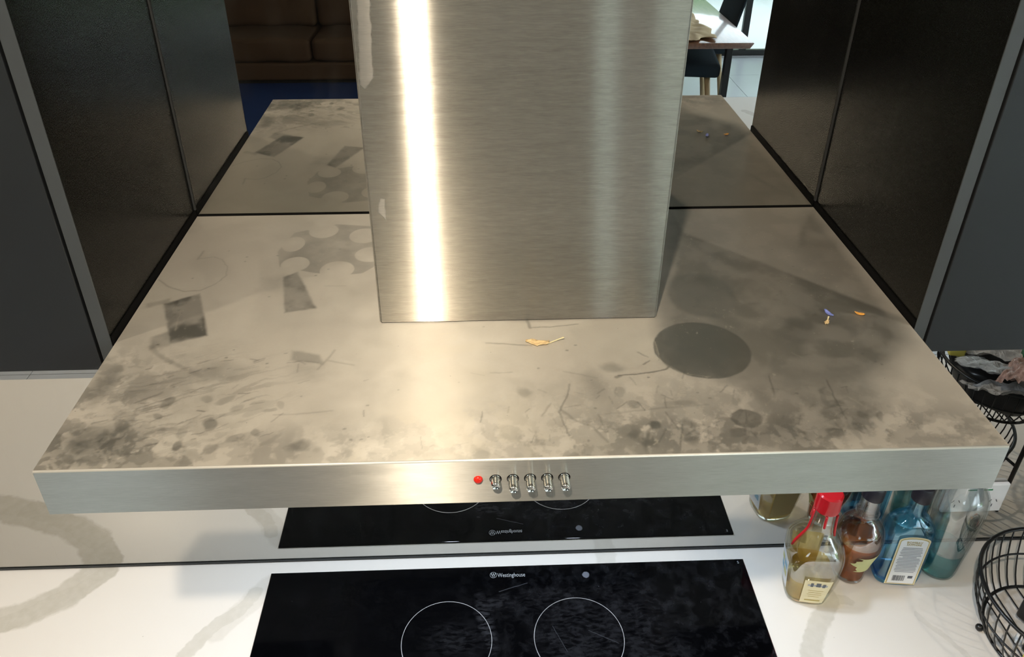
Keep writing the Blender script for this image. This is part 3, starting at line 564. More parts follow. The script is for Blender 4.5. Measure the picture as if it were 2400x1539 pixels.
# the flat top sheet: a fine grid whose vertices carry the wiped and the pale dust marks
import numpy as np
def vnoise(x, y, sc, seed, octs=4, g=0.55):
    out = 0; amp = 1; tot = 0
    for o in range(octs):
        rs = np.random.RandomState(seed+o); tb = rs.rand(256, 256); X = x*sc+37.3; Y = y*sc+91.7
        xi = np.floor(X).astype(int); yi = np.floor(Y).astype(int); fx = X-xi; fy = Y-yi; fx = fx*fx*(3-2*fx); fy = fy*fy*(3-2*fy)
        a = tb[xi & 255, yi & 255]; b = tb[(xi+1) & 255, yi & 255]; c = tb[xi & 255, (yi+1) & 255]; d = tb[(xi+1) & 255, (yi+1) & 255]
        out = out + amp*((a*(1-fx)+b*fx)*(1-fy)+(c*(1-fx)+d*fx)*fy); tot += amp; amp *= g; sc *= 2.03
    return out/tot
def top_sheet():
    x0, x1, y0, y1 = -hx, hx, -0.5+0.0018, -0.0035; nx, ny = 860, 480
    gx, gy = np.meshgrid(np.linspace(x0, x1, nx), np.linspace(y0, y1, ny)); x = gx.ravel(); y = gy.ravel()
    def warp(amt, sc, sd): return x+amt*(vnoise(x, y, sc, sd)-.5)*2, y+amt*(vnoise(x, y, sc, sd+50)-.5)*2
    ramp = lambda v, a, b: np.clip((v-a)/(b-a), 0, 1)
    sst = lambda v, a, b: (lambda t: t*t*(3-2*t))(ramp(v, a, b))
    w0 = warp(.0012, 160, 1); w1 = warp(.006, 45, 9); w2 = warp(.022, 26, 20); p = (x, y)
    def ell(q, cx, cy, rx, ry, rot, soft):
        c, s_ = math.cos(rot), math.sin(rot); u = (q[0]-cx)*c+(q[1]-cy)*s_; v = -(q[0]-cx)*s_+(q[1]-cy)*c
        l = np.hypot(u/rx, v/ry); return 1-ramp(l, 1-soft, 1+soft)
    def poly(q, pts, soft):
        ar = sum(pts[i][0]*pts[(i+1) % len(pts)][1]-pts[(i+1) % len(pts)][0]*pts[i][1] for i in range(len(pts)))
        inside = np.zeros(x.shape, bool); dist = np.full(x.shape, 9.)
        for i in range(len(pts)):
            ax, ay = pts[i]; bx, by = pts[(i+1) % len(pts)]
            cr = ((ay > q[1]) != (by > q[1])) & (q[0] < (bx-ax)*(q[1]-ay)/((by-ay) or 1e-9)+ax); inside ^= cr
            t = np.clip(((q[0]-ax)*(bx-ax)+(q[1]-ay)*(by-ay))/((bx-ax)**2+(by-ay)**2), 0, 1); dist = np.minimum(dist, np.hypot(q[0]-ax-t*(bx-ax), q[1]-ay-t*(by-ay)))
        return ramp(np.where(inside, dist, -dist), -soft*.5, soft)
    def line(q, pts, w):
        d = np.full(x.shape, 9.)
        for (ax, ay), (bx, by) in zip(pts, pts[1:]):
            t = np.clip(((q[0]-ax)*(bx-ax)+(q[1]-ay)*(by-ay))/((bx-ax)**2+(by-ay)**2+1e-12), 0, 1); d = np.minimum(d, np.hypot(q[0]-ax-t*(bx-ax), q[1]-ay-t*(by-ay)))
        return 1-ramp(d, w*.45, w*1.4)
    grain = vnoise(x, y, 90, 70, 4)
    blob = poly(p, PUZZLE, .0010)
    for c in JARS: blob = np.clip(blob-ell(p, *c, 0.0, .02), 0, 1)
    wp = blob*(.24+.22*sst(vnoise(x, y, 30, 61), .3, .7))
    def over(k): return 1-(1-wp)*(1-np.clip(k, 0, 1))
    for pts, k, sf in PATCHES: wp = over(poly(w0, pts, sf)*k*(.55+.6*sst(vnoise(x, y, 40, 5), .3, .7)))
    for cx, cy, rx, ry, rot, soft, k in SPOTS: wp = over(ell(w0 if soft < .25 else w1, cx, cy, rx, ry, rot, soft)*k*(.75+.4*grain))
    band = 1-sst(y, -.478, -.425)
    corner = (1-sst(x, -.45, -.26))*(1-sst(y, -.40, -.26))
    right = ell(w2, .20, -.445, .20, .060, 0, .5)*.8
    s1 = sst(vnoise(*w1, 42, 31, 5, .62), .50, .545); s2 = sst(vnoise(*w1, 30, 41, 5, .62), .50, .54); s3 = sst(vnoise(*w0, 110, 45, 4, .6), .52, .56)
    zone = np.clip(.55*band+.75*corner+.55*right, 0, 1)
    wp = over(zone*np.clip(.50*s1+.50*s2+.30*s3, 0, 1)*.72)
    wp = over(sst(vnoise(*w2, 9, 77), .52, .66)*.08)
    ca, sa = math.cos(.35), math.sin(.35)
    st = sst(vnoise((w1[0]*ca+w1[1]*sa)*28/100, (-w1[0]*sa+w1[1]*ca)*300/100, 100, 88, 3), .60, .66)
    wp = over(st*ell(w2, -.34, -.40, .10, .07, .2, .4)*.22)
    rs = np.random.RandomState(11)
    def stroke(cx, cy, ln, an, w, k, arr):
        dx, dy = math.cos(an)*ln/2, math.sin(an)*ln/2
        idx = np.nonzero((abs(x-cx) < ln+.004) & (abs(y-cy) < ln+.004))[0]
        qx, qy = w0[0][idx]-cx, w0[1][idx]-cy; L2 = dx*dx+dy*dy; t = np.clip((qx*dx+qy*dy)/L2, -1, 1)
        d = np.hypot(qx-t*dx, qy-t*dy); v = (1-ramp(d, w*.4, w*1.3))*k; arr[idx] = 1-(1-arr[idx])*(1-v)
    wp = np.array(wp); pls = np.zeros_like(x)
    for i in range(170):
        if i < 60: cx, cy, an = rs.uniform(-.43, -.22), rs.uniform(-.475, -.34), rs.normal(.35, .25)
        elif i < 130: cx, cy, an = rs.uniform(-.02, .36), rs.uniform(-.49, -.40), rs.normal(1.0, .9)
        else: cx, cy, an = rs.uniform(-.3, .3), rs.uniform(-.49, -.33), rs.uniform(0, 3)
        stroke(cx, cy, rs.uniform(.003, .016), an, rs.uniform(.0006, .0012), rs.uniform(.2, .5), wp if rs.rand() < .72 else pls)
    for i in range(60): stroke(rs.uniform(-.42, .42), rs.uniform(-.49, -.08), .0012, 0, rs.uniform(.0008, .0014), .6, wp)
    for i in range(45): cx = rs.uniform(.02, .36) if i % 2 else rs.uniform(-.43, -.22); wp = over(ell(w1, cx, rs.uniform(-.49, -.405), rs.uniform(.004, .012), rs.uniform(.003, .007), rs.uniform(0, 3), .15)*rs.uniform(.15, .4))
    for pts, w, k in MARKS: wp = over(line(w0, pts, w)*k*.75)
    pa = sst(vnoise(*w2, 30, 95), .44, .56)*ell(w2, -.085, -.462, .085, .045, .2, .5)*.75
    pa = np.maximum(pa, ell(w1, -.065, -.331, .046, .008, .12, .4)*.65*(.4+.8*grain)); pa = np.maximum(pa, ell(w2, -.06, -.385, .028, .024, .3, .4)*.5)
    for pts, w, k in PALE: pa = np.maximum(pa, line(w0, pts, w)*k)
    pa = np.maximum(pa, pls*.5)
    pa = np.maximum(pa, sst(vnoise(x, y, 300, 97, 2), .80, .86)*sst(vnoise(x, y, 20, 98), .42, .6)*.5)
    co = np.stack([x, y, np.zeros_like(x)], 1).astype(np.float32)
    ii = (np.arange(ny-1)[:, None]*nx+np.arange(nx-1)[None, :]).ravel(); q = np.stack([ii, ii+1, ii+nx+1, ii+nx], 1).astype(np.int32)
    me = bpy.data.meshes.new('top_sheet'); me.vertices.add(len(co)); me.vertices.foreach_set('co', co.ravel())
    me.loops.add(q.size); me.loops.foreach_set('vertex_index', q.ravel()); me.polygons.add(len(q)); me.polygons.foreach_set('loop_start', np.arange(0, q.size, 4, dtype=np.int32))
    me.update(calc_edges=True)
    fl = poly(w1, FILM_A, .022)*(.60+.28*sst(y, -.42, -.36))
    fl = np.clip(fl-.30*poly(w0, SHADOW_TRI, .004), 0, 1)*(.85+.22*sst(vnoise(*w1, 40, 66), .35, .65))
    for nm, arr in (('wiped', wp), ('pale', pa), ('tone_mask', fl)):
        at = me.attributes.new(nm, 'FLOAT', 'POINT'); at.data.foreach_set('value', arr.astype(np.float32))
    me.materials.append(M['top']); o = bpy.data.objects.new('top_sheet', me); COL.objects.link(o); o.parent = hood; return o
top_sheet()
one_box('rear_seal', M['black'], hood, -hx+0.001, hx-0.001, -0.0036, -0.0001, -0.004, 0.0004)
for sx in (-1, 1):
    fm = one_box('grease_filter', M['filt'], hood, min(sx*0.005, sx*0.40), max(sx*0.005, sx*0.40), -0.46, -0.17, -0.0545, -0.0505, bevel=0.001)
    bm = bmesh.new()
    for k in range(12):
        y = -0.45+k*0.024; box(bm, min(sx*0.015, sx*0.39), max(sx*0.015, sx*0.39), y, y+0.006, -0.0560, -0.0545)
    mesh_obj('baffle', bm, M['dark_steel'], fm)
    bm = bmesh.new(); loft(bm, [(-0.0535, 0.036, 0.036, 2), (-0.0550, 0.036, 0.036, 2), (-0.0550, 0.028, 0.028, 2)], 32, True, False); 
    bmesh.ops.translate(bm, verts=bm.verts, vec=(sx*0.25, -0.10, 0)); lp = mesh_obj('lamp', bm, M['chrome'], hood, True)
    bm = bmesh.new(); loft(bm, [(-0.0548, 0.0275, 0.0275, 2), (-0.0540, 0.0275, 0.0275, 2)], 32)
    bmesh.ops.translate(bm, verts=bm.verts, vec=(sx*0.25, -0.10, 0)); mesh_obj('lens', bm, M['lamp'], lp)
# chimney cover: bent sheet, sharp corners with tiny radius, open at the back
bm = bmesh.new(); cx0, cx1, cy = -0.1595, 0.1588, -0.2800; r = 0.0016; path = [(cx0, -0.004)]
for k in range(6):
    a = math.pi/2*k/5; path.append((cx0+r-r*math.cos(a), cy+r-r*math.sin(a)))
for k in range(6):
    a = math.pi/2*k/5; path.append((cx1-r+r*math.sin(a), cy+r-r*math.cos(a)))
path.append((cx1, -0.004))
nzs = [0.0015, 1.072]
ring = [[bm.verts.new((x, y, z)) for x, y in path] for z in nzs]
for i in range(len(path)-1): bm.faces.new((ring[0][i], ring[0][i+1], ring[1][i+1], ring[1][i]))
for f in bm.faces: f.smooth = True
ch = flat_planes(mesh_obj('chimney_cover', bm, M['chimney'], hood, True))
so = ch.modifiers.new('sheet', 'SOLIDIFY'); so.thickness = 0.001; so.offset = -1
one_box('gap_filler', M['black'], ch, cx0+0.0012, cx1-0.0012, cy+0.0012, -0.004, 0.0001, 0.0016)  # black slab painting in the dark gap under the cover
bm = bmesh.new()   # folded side flange, a hairline proud of the front sheet on the left
box(bm, cx0-0.0009, cx0-0.0001, cy+0.002, -0.004, 0.0015, 1.072); box(bm, cx1+0.0001, cx1+0.0009, cy+0.002, -0.004, 0.0015, 1.072)
mesh_obj('side_flange', bm, M['chimney'], ch)
# push buttons and lamp indicator on the fascia
for i, x in enumerate((-0.0330, -0.0168, -0.0008, 0.0152, 0.0312)):
    z = -0.0245; bm = bmesh.new(); n = 24; depth = [0.010, 0.015, 0.0145, 0.0145, 0.014][i]
    secs = [(0.0, .0050, .0050, 2), (-0.0002, .0054, .0054, 2), (-0.0004, .0044, .0044, 2), (0.0-depth+.0018, .0044, .0044, 2), (-depth+.0006, .0040, .0040, 2), (-depth, .0033, .0033, 2), (-depth+.0009, .0020, .0020, 2), (-depth+.0013, .0004, .0004, 2)]
    loft(bm, secs, n); bmesh.ops.transform(bm, matrix=Matrix.Translation((x, -0.5, z)) @ Matrix.Rotation(math.radians(-90), 4, 'X'), verts=bm.verts)
    b = mesh_obj('push_button', bm, M['chrome'], hood, True)
    bm = bmesh.new(); loft(bm, [(0.0, .0057, .0057, 2), (-0.0003, .0057, .0057, 2)], n); bmesh.ops.transform(bm, matrix=Matrix.Translation((x, -0.5, z)) @ Matrix.Rotation(math.radians(-90), 4, 'X'), verts=bm.verts)
    mesh_obj('button_socket', bm, M['black'], b)
bm = bmesh.new(); loft(bm, [(0, .0042, .0042, 2), (-.0012, .0042, .0042, 2), (-.0024, .0034, .0034, 2), (-.0030, .0018, .0018, 2)], 24)
bmesh.ops.transform(bm, matrix=Matrix.Translation((-0.0492, -0.5, -0.0240)) @ Matrix.Rotation(math.radians(-90), 4, 'X'), verts=bm.verts)
o = mesh_obj('indicator_light', bm, M['red'], hood, True); o['label'] = 'red indicator light'

# bits lying on the hood top
def petal(name, m, loc, rz, ln, wd, curl, label, cat='petal', stem=None, rough=0.0):
    bm = bmesh.new(); n = 9; rows = []; rnd = random.Random(int(abs(loc[0])*9000)+3)
    for i in range(n):
        t = i/(n-1); w = wd*math.sin(math.pi*min(max(t*0.92+0.04, 0), 1))**0.7; row = []
        for k in range(5):
            q = k/2-1; row.append(bm.verts.new(((t-0.5)*ln, q*w/2 + rnd.uniform(-rough, rough), 0.0004 + curl*(q*q)*0.6 + curl*1.2*abs(t-0.5)**2*4 + abs(rnd.uniform(0, rough)))))
        rows.append(row)
    for a, b in zip(rows, rows[1:]):
        for k in range(4): bm.faces.new((a[k], a[k+1], b[k+1], b[k]))
    t = thing(name, label, cat, (loc[0], loc[1], 0.0002), rz)
    o = mesh_obj('blade', bm, m, t, 'all'); md = o.modifiers.new('t', 'SOLIDIFY'); md.thickness = 0.0004; md.offset = 1
    if stem:
        bm = bmesh.new(); tube(bm, [(ln*0.42+stem[0]*u, stem[1]*math.sin(u*1.5), 0.0010+0.004*u*u) for u in (0, .25, .5, .75, 1)], [0.0009, 0.0007, 0.0006, 0.0007, 0.0010], 6)
        mesh_obj('stem', bm, M['stem'], t, 'all')
    return t
petal('dried_leaf', M['straw'], (0.018, -0.325), 0.12-0.25, 0.026, 0.0085, 0.0016, 'small dried curled leaf with pale stem in front of the chimney', 'leaf', (0.018, 0.008), 0.0016)
petal('petal', M['petalblue'], (0.3635, -0.279), 1.9, 0.014, 0.0055, 0.0014, 'tiny blue petal on the right side of the hood top', 'petal', None, 0.0004)
petal('dried_leaf', M['straw'], (0.3535, -0.2985), 0.8, 0.009, 0.0045, 0.001, 'crumbled tan leaf bit just in front of the blue petal', 'leaf', (0.005, 0.002), 0.0012)
petal('petal', M['petalorange'], (0.399, -0.282), -0.5, 0.0115, 0.0055, 0.0014, 'tiny orange petal at the right edge of the hood top', 'petal', None, 0.0005)

# ================================================================== COOKTOP
ck = thing('cooktop', 'black glass ceramic cooktop with pale burner circles set in the worktop', 'cooktop', (0, 0, BENCH))
KX0, KX1, KY0, KY1 = -0.4478, 0.4518, -0.535, -0.030
one_box('glass_panel', M['cook'], ck, KX0, KX1, KY0, KY1, 0.0, 0.0040, bevel=0.0012)
bm = bmesh.new(); box(bm, KX0-0.0012, KX1+0.0012, KY0-0.0012, KY1+0.0012, 0.0, 0.0016); mesh_obj('edge_frame', bm, M['chrome'], ck)
def ring(cx, cy, r, w=0.0005):
    bm = bmesh.new(); n = 96; z = 0.0042
    A = [bm.verts.new((cx+(r-w)*math.cos(2*math.pi*k/n), cy+(r-w)*math.sin(2*math.pi*k/n), z)) for k in range(n)]
    B = [bm.verts.new((cx+(r+w)*math.cos(2*math.pi*k/n), cy+(r+w)*math.sin(2*math.pi*k/n), z)) for k in range(n)]
    for k in range(n): bm.faces.new((A[k], B[k], B[(k+1) % n], A[(k+1) % n]))
    mesh_obj('burner_ring', bm, M['ring'], ck)
for c in RINGS: ring(*c)
lw = text_obj('brand_lettering', 'Westinghouse', 0.0125, M['print_'], ck, (-0.0215, -0.0545, 0.0041), sx=0.72)
bm = bmesh.new(); n = 40; cx, cyy = -0.0292, -0.0495
for (r0, r1) in ((0.0060, 0.0066),):
    A = [bm.verts.new((cx+r0*math.cos(2*math.pi*k/n), cyy+r0*math.sin(2*math.pi*k/n), 0.0042)) for k in range(n)]; B = [bm.verts.new((cx+r1*math.cos(2*math.pi*k/n), cyy+r1*math.sin(2*math.pi*k/n), 0.0042)) for k in range(n)]
    for k in range(n): bm.faces.new((A[k], B[k], B[(k+1) % n], A[(k+1) % n]))
pw = [(-.0038, .0022), (-.0019, -.0020), (0, .0020), (.0019, -.0020), (.0038, .0022)]
for a, b in zip(pw, pw[1:]):
    d = (Vector(b)-Vector(a)).normalized(); nn = Vector((-d.y, d.x))*0.00045
    bm.faces.new([bm.verts.new((cx+q[0], cyy+q[1], 0.0042)) for q in (Vector(a)+nn, Vector(a)-nn, Vector(b)-nn, Vector(b)+nn)])
for px_ in (-.0038, 0, .0038):
    bm.faces.new([bm.verts.new((cx+px_+0.0010*math.cos(k*math.pi/4), cyy+.0030+0.0010*math.sin(k*math.pi/4), 0.0042)) for k in range(8)])
bm.faces.new([bm.verts.new((cx+a, cyy+b, 0.0042)) for a, b in ((-.003, -.0040), (.003, -.0040), (.003, -.0032), (-.003, -.0032))])
mesh_obj('brand_emblem', bm, M['print_'], ck)
text_obj('corner_mark', 'S', 0.008, M['print_'], ck, (0.4385, -0.0405, 0.0041))

# ================================================================== BOTTLES
def bottle(name, label, loc, rz, secs, glass, liquid=None, level=0.1, wall=0.0028, n=48):
    t = thing(name, label, 'bottle', (loc[0], loc[1], BENCH+0.0004), rz, 'bottles on the worktop beside the cooktop')
    S = smooth_secs(secs); bm = bmesh.new(); loft(bm, S, n, True, False)
    I = [(z, max(rx-wall, .001), max(ry-wall, .001), e) for z, rx, ry, e in S if z > wall*2.2]; I[0] = (I[0][0],) + I[0][1:]
    loft(bm, I, n, True, False, flip=True)
    bm.verts.ensure_lookup_table(); bm.normal_update()
    nr = len(S); o_ = [bm.verts[(nr-1)*n+k] for k in range(n)]; i_ = [bm.verts[nr*n+(len(I)-1)*n+k] for k in range(n)]
    for k in range(n): bm.faces.new((o_[k], o_[(k+1) % n], i_[(k+1) % n], i_[k]))
    mesh_obj('glass_body', bm, glass, t, 'all', recalc=True)
    if liquid:
        Q = [(z-0.0004, rx-wall+.0005, ry-wall+.0005, e) for z, rx, ry, e in S if wall*2.2 < z < level]
        bm = bmesh.new(); loft(bm, Q, n); mesh_obj('liquid', bm, liquid, t, True)
    return t, S
def radius_at(S, z):
    for a, b in zip(S, S[1:]):
        if a[0] <= z <= b[0]:
            k = (z-a[0])/max(b[0]-a[0], 1e-6); return tuple(a[i]+(b[i]-a[i])*k for i in range(4))
    return S[-1]
def wrap_label(name, t, S, m, a0, a1, z0, z1, off=0.0006, shape=None, n=16, nz=12):
    bm = bmesh.new(); g = []
    for j in range(nz+1):
        z = z0+(z1-z0)*j/nz; _, rx, ry, e = radius_at(S, z); row = []
        for i in range(n+1):
            u = i/n
            A0, A1 = (a0, a1) if shape is None else shape(j/nz, a0, a1)
            a = math.radians(A0+(A1-A0)*u); c, q = math.cos(a), math.sin(a)
            # direction ray meets the superellipse
            rr = ((abs(c)/rx)**e+(abs(q)/ry)**e)**(-1/e)+off; row.append(bm.verts.new((rr*c, rr*q, z)))
        g.append(row)
    for a, b in zip(g, g[1:]):
        for i in range(n): bm.faces.new((a[i], a[i+1], b[i+1], b[i]))
    return mesh_obj(name, bm, m, t, 'all')
# 1: square shouldered whisky bottle with red wax
S1 = [(z, a*.93, b*.93, e) if z < .15 else (z, a, b, e) for z, a, b, e in [(0, .034, .034, 3.2), (.004, .0395, .0395, 3.4), (.03, .0425, .0425, 3.8), (.07, .0470, .0470, 4), (.105, .0500, .0500, 4), (.125, .0495, .0495, 3.4), (.142, .0430, .0430, 2.6), (.155, .0310, .0310, 2.2), (.166, .0240, .0240, 2), (.185, .0215, .0215, 2), (.215, .0200, .0200, 2), (.245, .0195, .0195, 2)]]
b1, s1 = bottle('liquor_bottle', 'square-shouldered bottle with dripping red wax neck and cream label', (0.546, -0.096), math.radians(-10), S1, M['clear'], M['whisky'], 0.066)
wrap_label('back_label', b1, s1, M['backpaper'], 58, 122, 0.018, 0.100)
lb = wrap_label('front_label', b1, s1, M['paper'], -112, -54, 0.010, 0.078)
for k, (a, b, z0, z1, mm) in enumerate([(-104, -62, .062, .067, 'ink'), (-98, -92, .060, .071, 'darkink'), (-86, -76, .061, .072, 'darkink'), (-72, -66, .060, .070, 'darkink'), (-100, -66, .048, .0490, 'gold'), (-98, -68, .042, .0430, 'gold'), (-100, -66, .036, .0370, 'gold'), (-96, -70, .030, .0310, 'gold'), (-102, -64, .017, .0205, 'gold')]):
    wrap_label('label_print', b1, s1, M[mm], a, b, z0, z1, 0.0010, nz=2).parent = lb
    if k == 0: pass
wl = wrap_label('side_label', b1, s1, M['whitepaper'], -206, -152, 0.022, 0.095)
for (a, b, z0, z1, mm) in [(-200, -182, .045, .060, 'blueink'), (-178, -158, .045, .060, 'yellowpaper'), (-200, -182, .066, .080, 'yellowpaper'), (-178, -158, .066, .080, 'blueink')]:
    wrap_label('label_print', b1, s1, M[mm], a, b, z0, z1, 0.0010, nz=2).parent = wl
bm = bmesh.new(); loft(bm, [(.214, .0212, .0212, 2), (.218, .0219, .0219, 2), (.23, .0212, .0212, 2), (.249, .0215, .0215, 2), (.252, .019, .019, 2)], 32)
wx = mesh_obj('wax_seal', bm, M['wax'], b1, True)
for a, z in ((-165, .128), (-98, .186), (-40, .165), (60, .165), (130, .172)):
    bm = bmesh.new(); pts = []; rad = []
    for k in range(9):
        zz = .212+(z-.212)*k/8; _, rx, ry, e = radius_at(s1, zz); ar = math.radians(a); pts.append(((rx+.001)*math.cos(ar), (ry+.001)*math.sin(ar), zz)); rad.append(0.0023 if k < 8 else 0.0019)
    tube(bm, pts, rad, 8); mesh_obj('wax_drip', bm, M['wax'], wx, 'all')
# 2: round bulbous whisky bottle
S2 = [(z, a*.90, b*.90, e) if z < .15 else (z, a, b, e) for z, a, b, e in [(0, .026, .026, 2), (.004, .0305, .0305, 2), (.03, .0325, .0325, 2), (.06, .0380, .0380, 2), (.085, .0440, .0440, 2), (.108, .0465, .0465, 2), (.130, .0425, .0425, 2), (.148, .0300, .0300, 2), (.158, .0200, .0200, 2), (.175, .0180, .0180, 2), (.222, .0172, .0172, 2)]]
b2, s2 = bottle('liquor_bottle', 'round-bellied bottle of dark amber spirit with torn yellow label', (0.642, -0.066), 0.3, S2, M['clear'], M['amber'], 0.104)
bm = bmesh.new(); tube(bm, [(.0195*math.cos(a*math.pi/16), .0195*math.sin(a*math.pi/16), .168) for a in range(32)], .0022, 8, True); mesh_obj('neck_ring', bm, M['clear'], b2, 'all')
bm = bmesh.new(); loft(bm, [(.206, .0185, .0185, 2), (.232, .0185, .0185, 2), (.235, .0165, .0165, 2)], 32); mesh_obj('stopper', bm, M['cork'], b2, True)
def torn(j, a, b): return (a+10*math.sin(j*9)+6*math.sin(j*23), b-4*math.sin(j*7))
wrap_label('torn_label', b2, s2, M['yellowpaper'], -128, -22, 0.042, 0.088, shape=torn)
wrap_label('torn_label', b2, s2, M['yellowpaper'], -215, -190, 0.045, 0.085, shape=torn)
# 3: flat blue gin bottle
S3 = [(z, a*.87, b, e) if z < .165 else (z, a, b, e) for z, a, b, e in [(0, .040, .022, 3), (.004, .0450, .0265, 3.4), (.03, .0455, .0270, 4), (.10, .0460, .0275, 4), (.135, .0455, .0275, 3.8), (.152, .0370, .0250, 3), (.162, .0240, .0200, 2.3), (.170, .0165, .0165, 2), (.19, .0150, .0150, 2), (.225, .0145, .0145, 2)]]
b3, s3 = bottle('gin_bottle', 'flat translucent blue bottle with arched white and gold back label', (0.727, -0.072), math.radians(-6), S3, M['blueglass'], M['bluegin'], 0.02)
def arch_face(z0, z1, w, m, y, name, par, r=0.6):
    bm = bmesh.new(); pts = [(-w, z0), (w, z0)] + [(w*math.cos(math.pi*k/12), z1+w*r*math.sin(math.pi*k/12)) for k in range(13)]
    vs = [bm.verts.new((x, y, z)) for x, z in pts]; bm.faces.new(vs); f = bm.faces[:] if False else None
    r2 = bmesh.ops.extrude_face_region(bm, geom=list(bm.faces)); bmesh.ops.translate(bm, vec=(0, 0.0003, 0), verts=[v for v in r2['geom'] if isinstance(v, bmesh.types.BMVert)])
    return mesh_obj(name, bm, m, par)
fy = -0.0282
lab = arch_face(0.008, 0.125, 0.0275, M['paper'], fy, 'back_label', b3, 0.35)
arch_face(0.0100, 0.1235, 0.0250, M['gold'], fy-0.0003, 'label_border', lab, 0.33)
arch_face(0.0115, 0.1225, 0.0238, M['whitepaper'], fy-0.0006, 'label_field', lab, 0.32)
RX = (math.radians(90), 0, 0)
for s_, z_, sz in (('BOMBAY', .1195, .0070), ('SAPPHIRE', .1140, .0062)):
    text_obj('label_print', s_, sz, M['gold'], lab, (0, fy-0.0010, z_), RX, align='CENTER')
rnd = random.Random(5); bm = bmesh.new()
for k in range(17):
    z = .1065-k*.0040; w = rnd.uniform(.012, .020) if k < 7 else rnd.uniform(.017, .0205); box(bm, -w, w, fy-0.0010, fy-0.0007, z, z+.0017)
mesh_obj('label_print', bm, M['ink'], lab); bm = bmesh.new(); x = -.017
while x < .004:
    w = rnd.choice((.0004, .0008, .0012)); box(bm, x, x+w, fy-0.0010, fy-0.0007, .0185, .0330); x += w+rnd.choice((.0005, .0009))
box(bm, .010, .0185, fy-0.0010, fy-0.0007, .0265, .0330); mesh_obj('barcode', bm, M['darkink'], lab)
bm = bmesh.new(); loft(bm, [(.203, .0168, .0168, 2), (.232, .0168, .0168, 2), (.235, .015, .015, 2)], 32); mesh_obj('cap', bm, M['cork'], b3, True)
# 4: tall clear bottle, part filled
S4 = [(0, .028, .028, 2), (.004, .0320, .0320, 2), (.012, .0335, .0335, 2), (.02, .0345, .0345, 2), (.08, .0385, .0385, 2), (.13, .0420, .0420, 2), (.165, .0430, .0430, 2), (.20, .0400, .0400, 2), (.225, .0280, .0280, 2), (.245, .0170, .0170, 2), (.28, .0150, .0150, 2)]
b4, s4 = bottle('water_bottle', 'tall clear bottle holding teal liquid, rightmost by the power outlet', (0.815, -0.060), 0.0, S4, M['clear'], M['teal'], 0.078)
bm = bmesh.new(); loft(bm, [(.272, .0175, .0175, 2), (.295, .0175, .0175, 2)], 32); mesh_obj('cap', bm, M['chrome'], b4, True)

# ================================================================== POWER OUTLET
po = thing('power_outlet', 'white double power outlet on the mirror behind the clear bottle', 'outlet', (0.8840, 0, -0.6205))
one_box('face_plate', M['white'], po, -0.058, 0.058, -0.0090, -0.0001, -0.036, 0.036, bevel=0.003, seg=3)
for sx in (-1, 1):
    r_ = one_box('rocker_switch', M['white'], po, sx*0.015-0.009, sx*0.015+0.009, -0.0115, -0.0091, 0.006, 0.028, bevel=0.001)
    one_box('green_mark', M['green'], r_, sx*0.015-0.0085, sx*0.015+0.0085, -0.0121, -0.0114, 0.0245, 0.0275)
    bm = bmesh.new(); cxs = sx*0.036
    for (dx, dz, an) in ((-.006, .002, 30), (.006, .002, -30), (0, -.010, 0)):
        box(bm, -.0008, .0008, -0.0094, -0.0088, -.0035, .0035, mtx=Matrix.Translation((cxs+dx, 0, dz-.008)) @ Matrix.Rotation(math.radians(an), 4, 'Y'))
    mesh_obj('socket_slot', bm, M['darkink'], po)

# ================================================================== TWO TIER WIRE BASKET
BX, BY = 0.935, -0.225
stand = thing('wire_basket_stand', 'black wire two tier fruit basket stand at the right end of the worktop', 'basket', (BX, BY, BENCH))
def circle(r, z, n=64): return [(r*math.cos(2*math.pi*k/n), r*math.sin(2*math.pi*k/n), z) for k in range(n)]
def wire_basket(zb, zt, rb, rt, ribs, nm, off=(0, 0)):
    bm = bmesh.new(); tube(bm, circle(rt, zt), .0034, 8, True); o = mesh_obj(nm, bm, M['wire'], stand, 'all'); o.location = (off[0], off[1], 0)
    prof_ = lambda u: rb+(rt-rb)*math.sin(u*math.pi/2)**0.8
    for u in (0.0, 0.5):
        bm = bmesh.new(); tube(bm, circle(prof_(u), zb+(zt-zb)*u), .0020 if u else .0030, 6, True); mesh_obj('hoop', bm, M['wire'], o, 'all')
    for k in range(ribs):
        a = 2*math.pi*k/ribs; bm = bmesh.new()
        pts = [(prof_(u)*math.cos(a), prof_(u)*math.sin(a), zb+(zt-zb)*u) for u in (0, .15, .3, .5, .75, 1)]
        tube(bm, pts, .0014, 5); mesh_obj('rib', bm, M['wire'], o, 'all')
    for k in range(-4, 5):
        c = k*rb/4.6; h = math.sqrt(max(rb*rb-c*c, 0)); bm = bmesh.new(); tube(bm, [(c, -h, zb), (c, h, zb)], .0014, 5); mesh_obj('floor_wire', bm, M['wire'], o, 'all')
    return o
wire_basket(0.014, 0.128, 0.108, 0.143, 44, 'lower_basket')
UX, UY = 0.072, 0.030
wire_basket(0.205, 0.298, 0.085, 0.120, 40, 'upper_basket', (UX, UY))
bm = bmesh.new(); tube(bm, [(UX+.002, .156, 0.004), (UX+.002, .158, 0.2), (UX+.002, .158, 0.42), (UX+.02, .150, .455), (UX+.05, .13, .46)], .0042, 10); mesh_obj('side_pole', bm, M['wire'], stand, 'all')
bm = bmesh.new(); tube(bm, [(UX+.002, .156, .128), (UX-.006, .124, .128)], .003, 8); tube(bm, [(UX+.002, .157, .298), (UX, .151, .298)], .003, 8); mesh_obj('pole_clip', bm, M['wire'], stand, 'all')
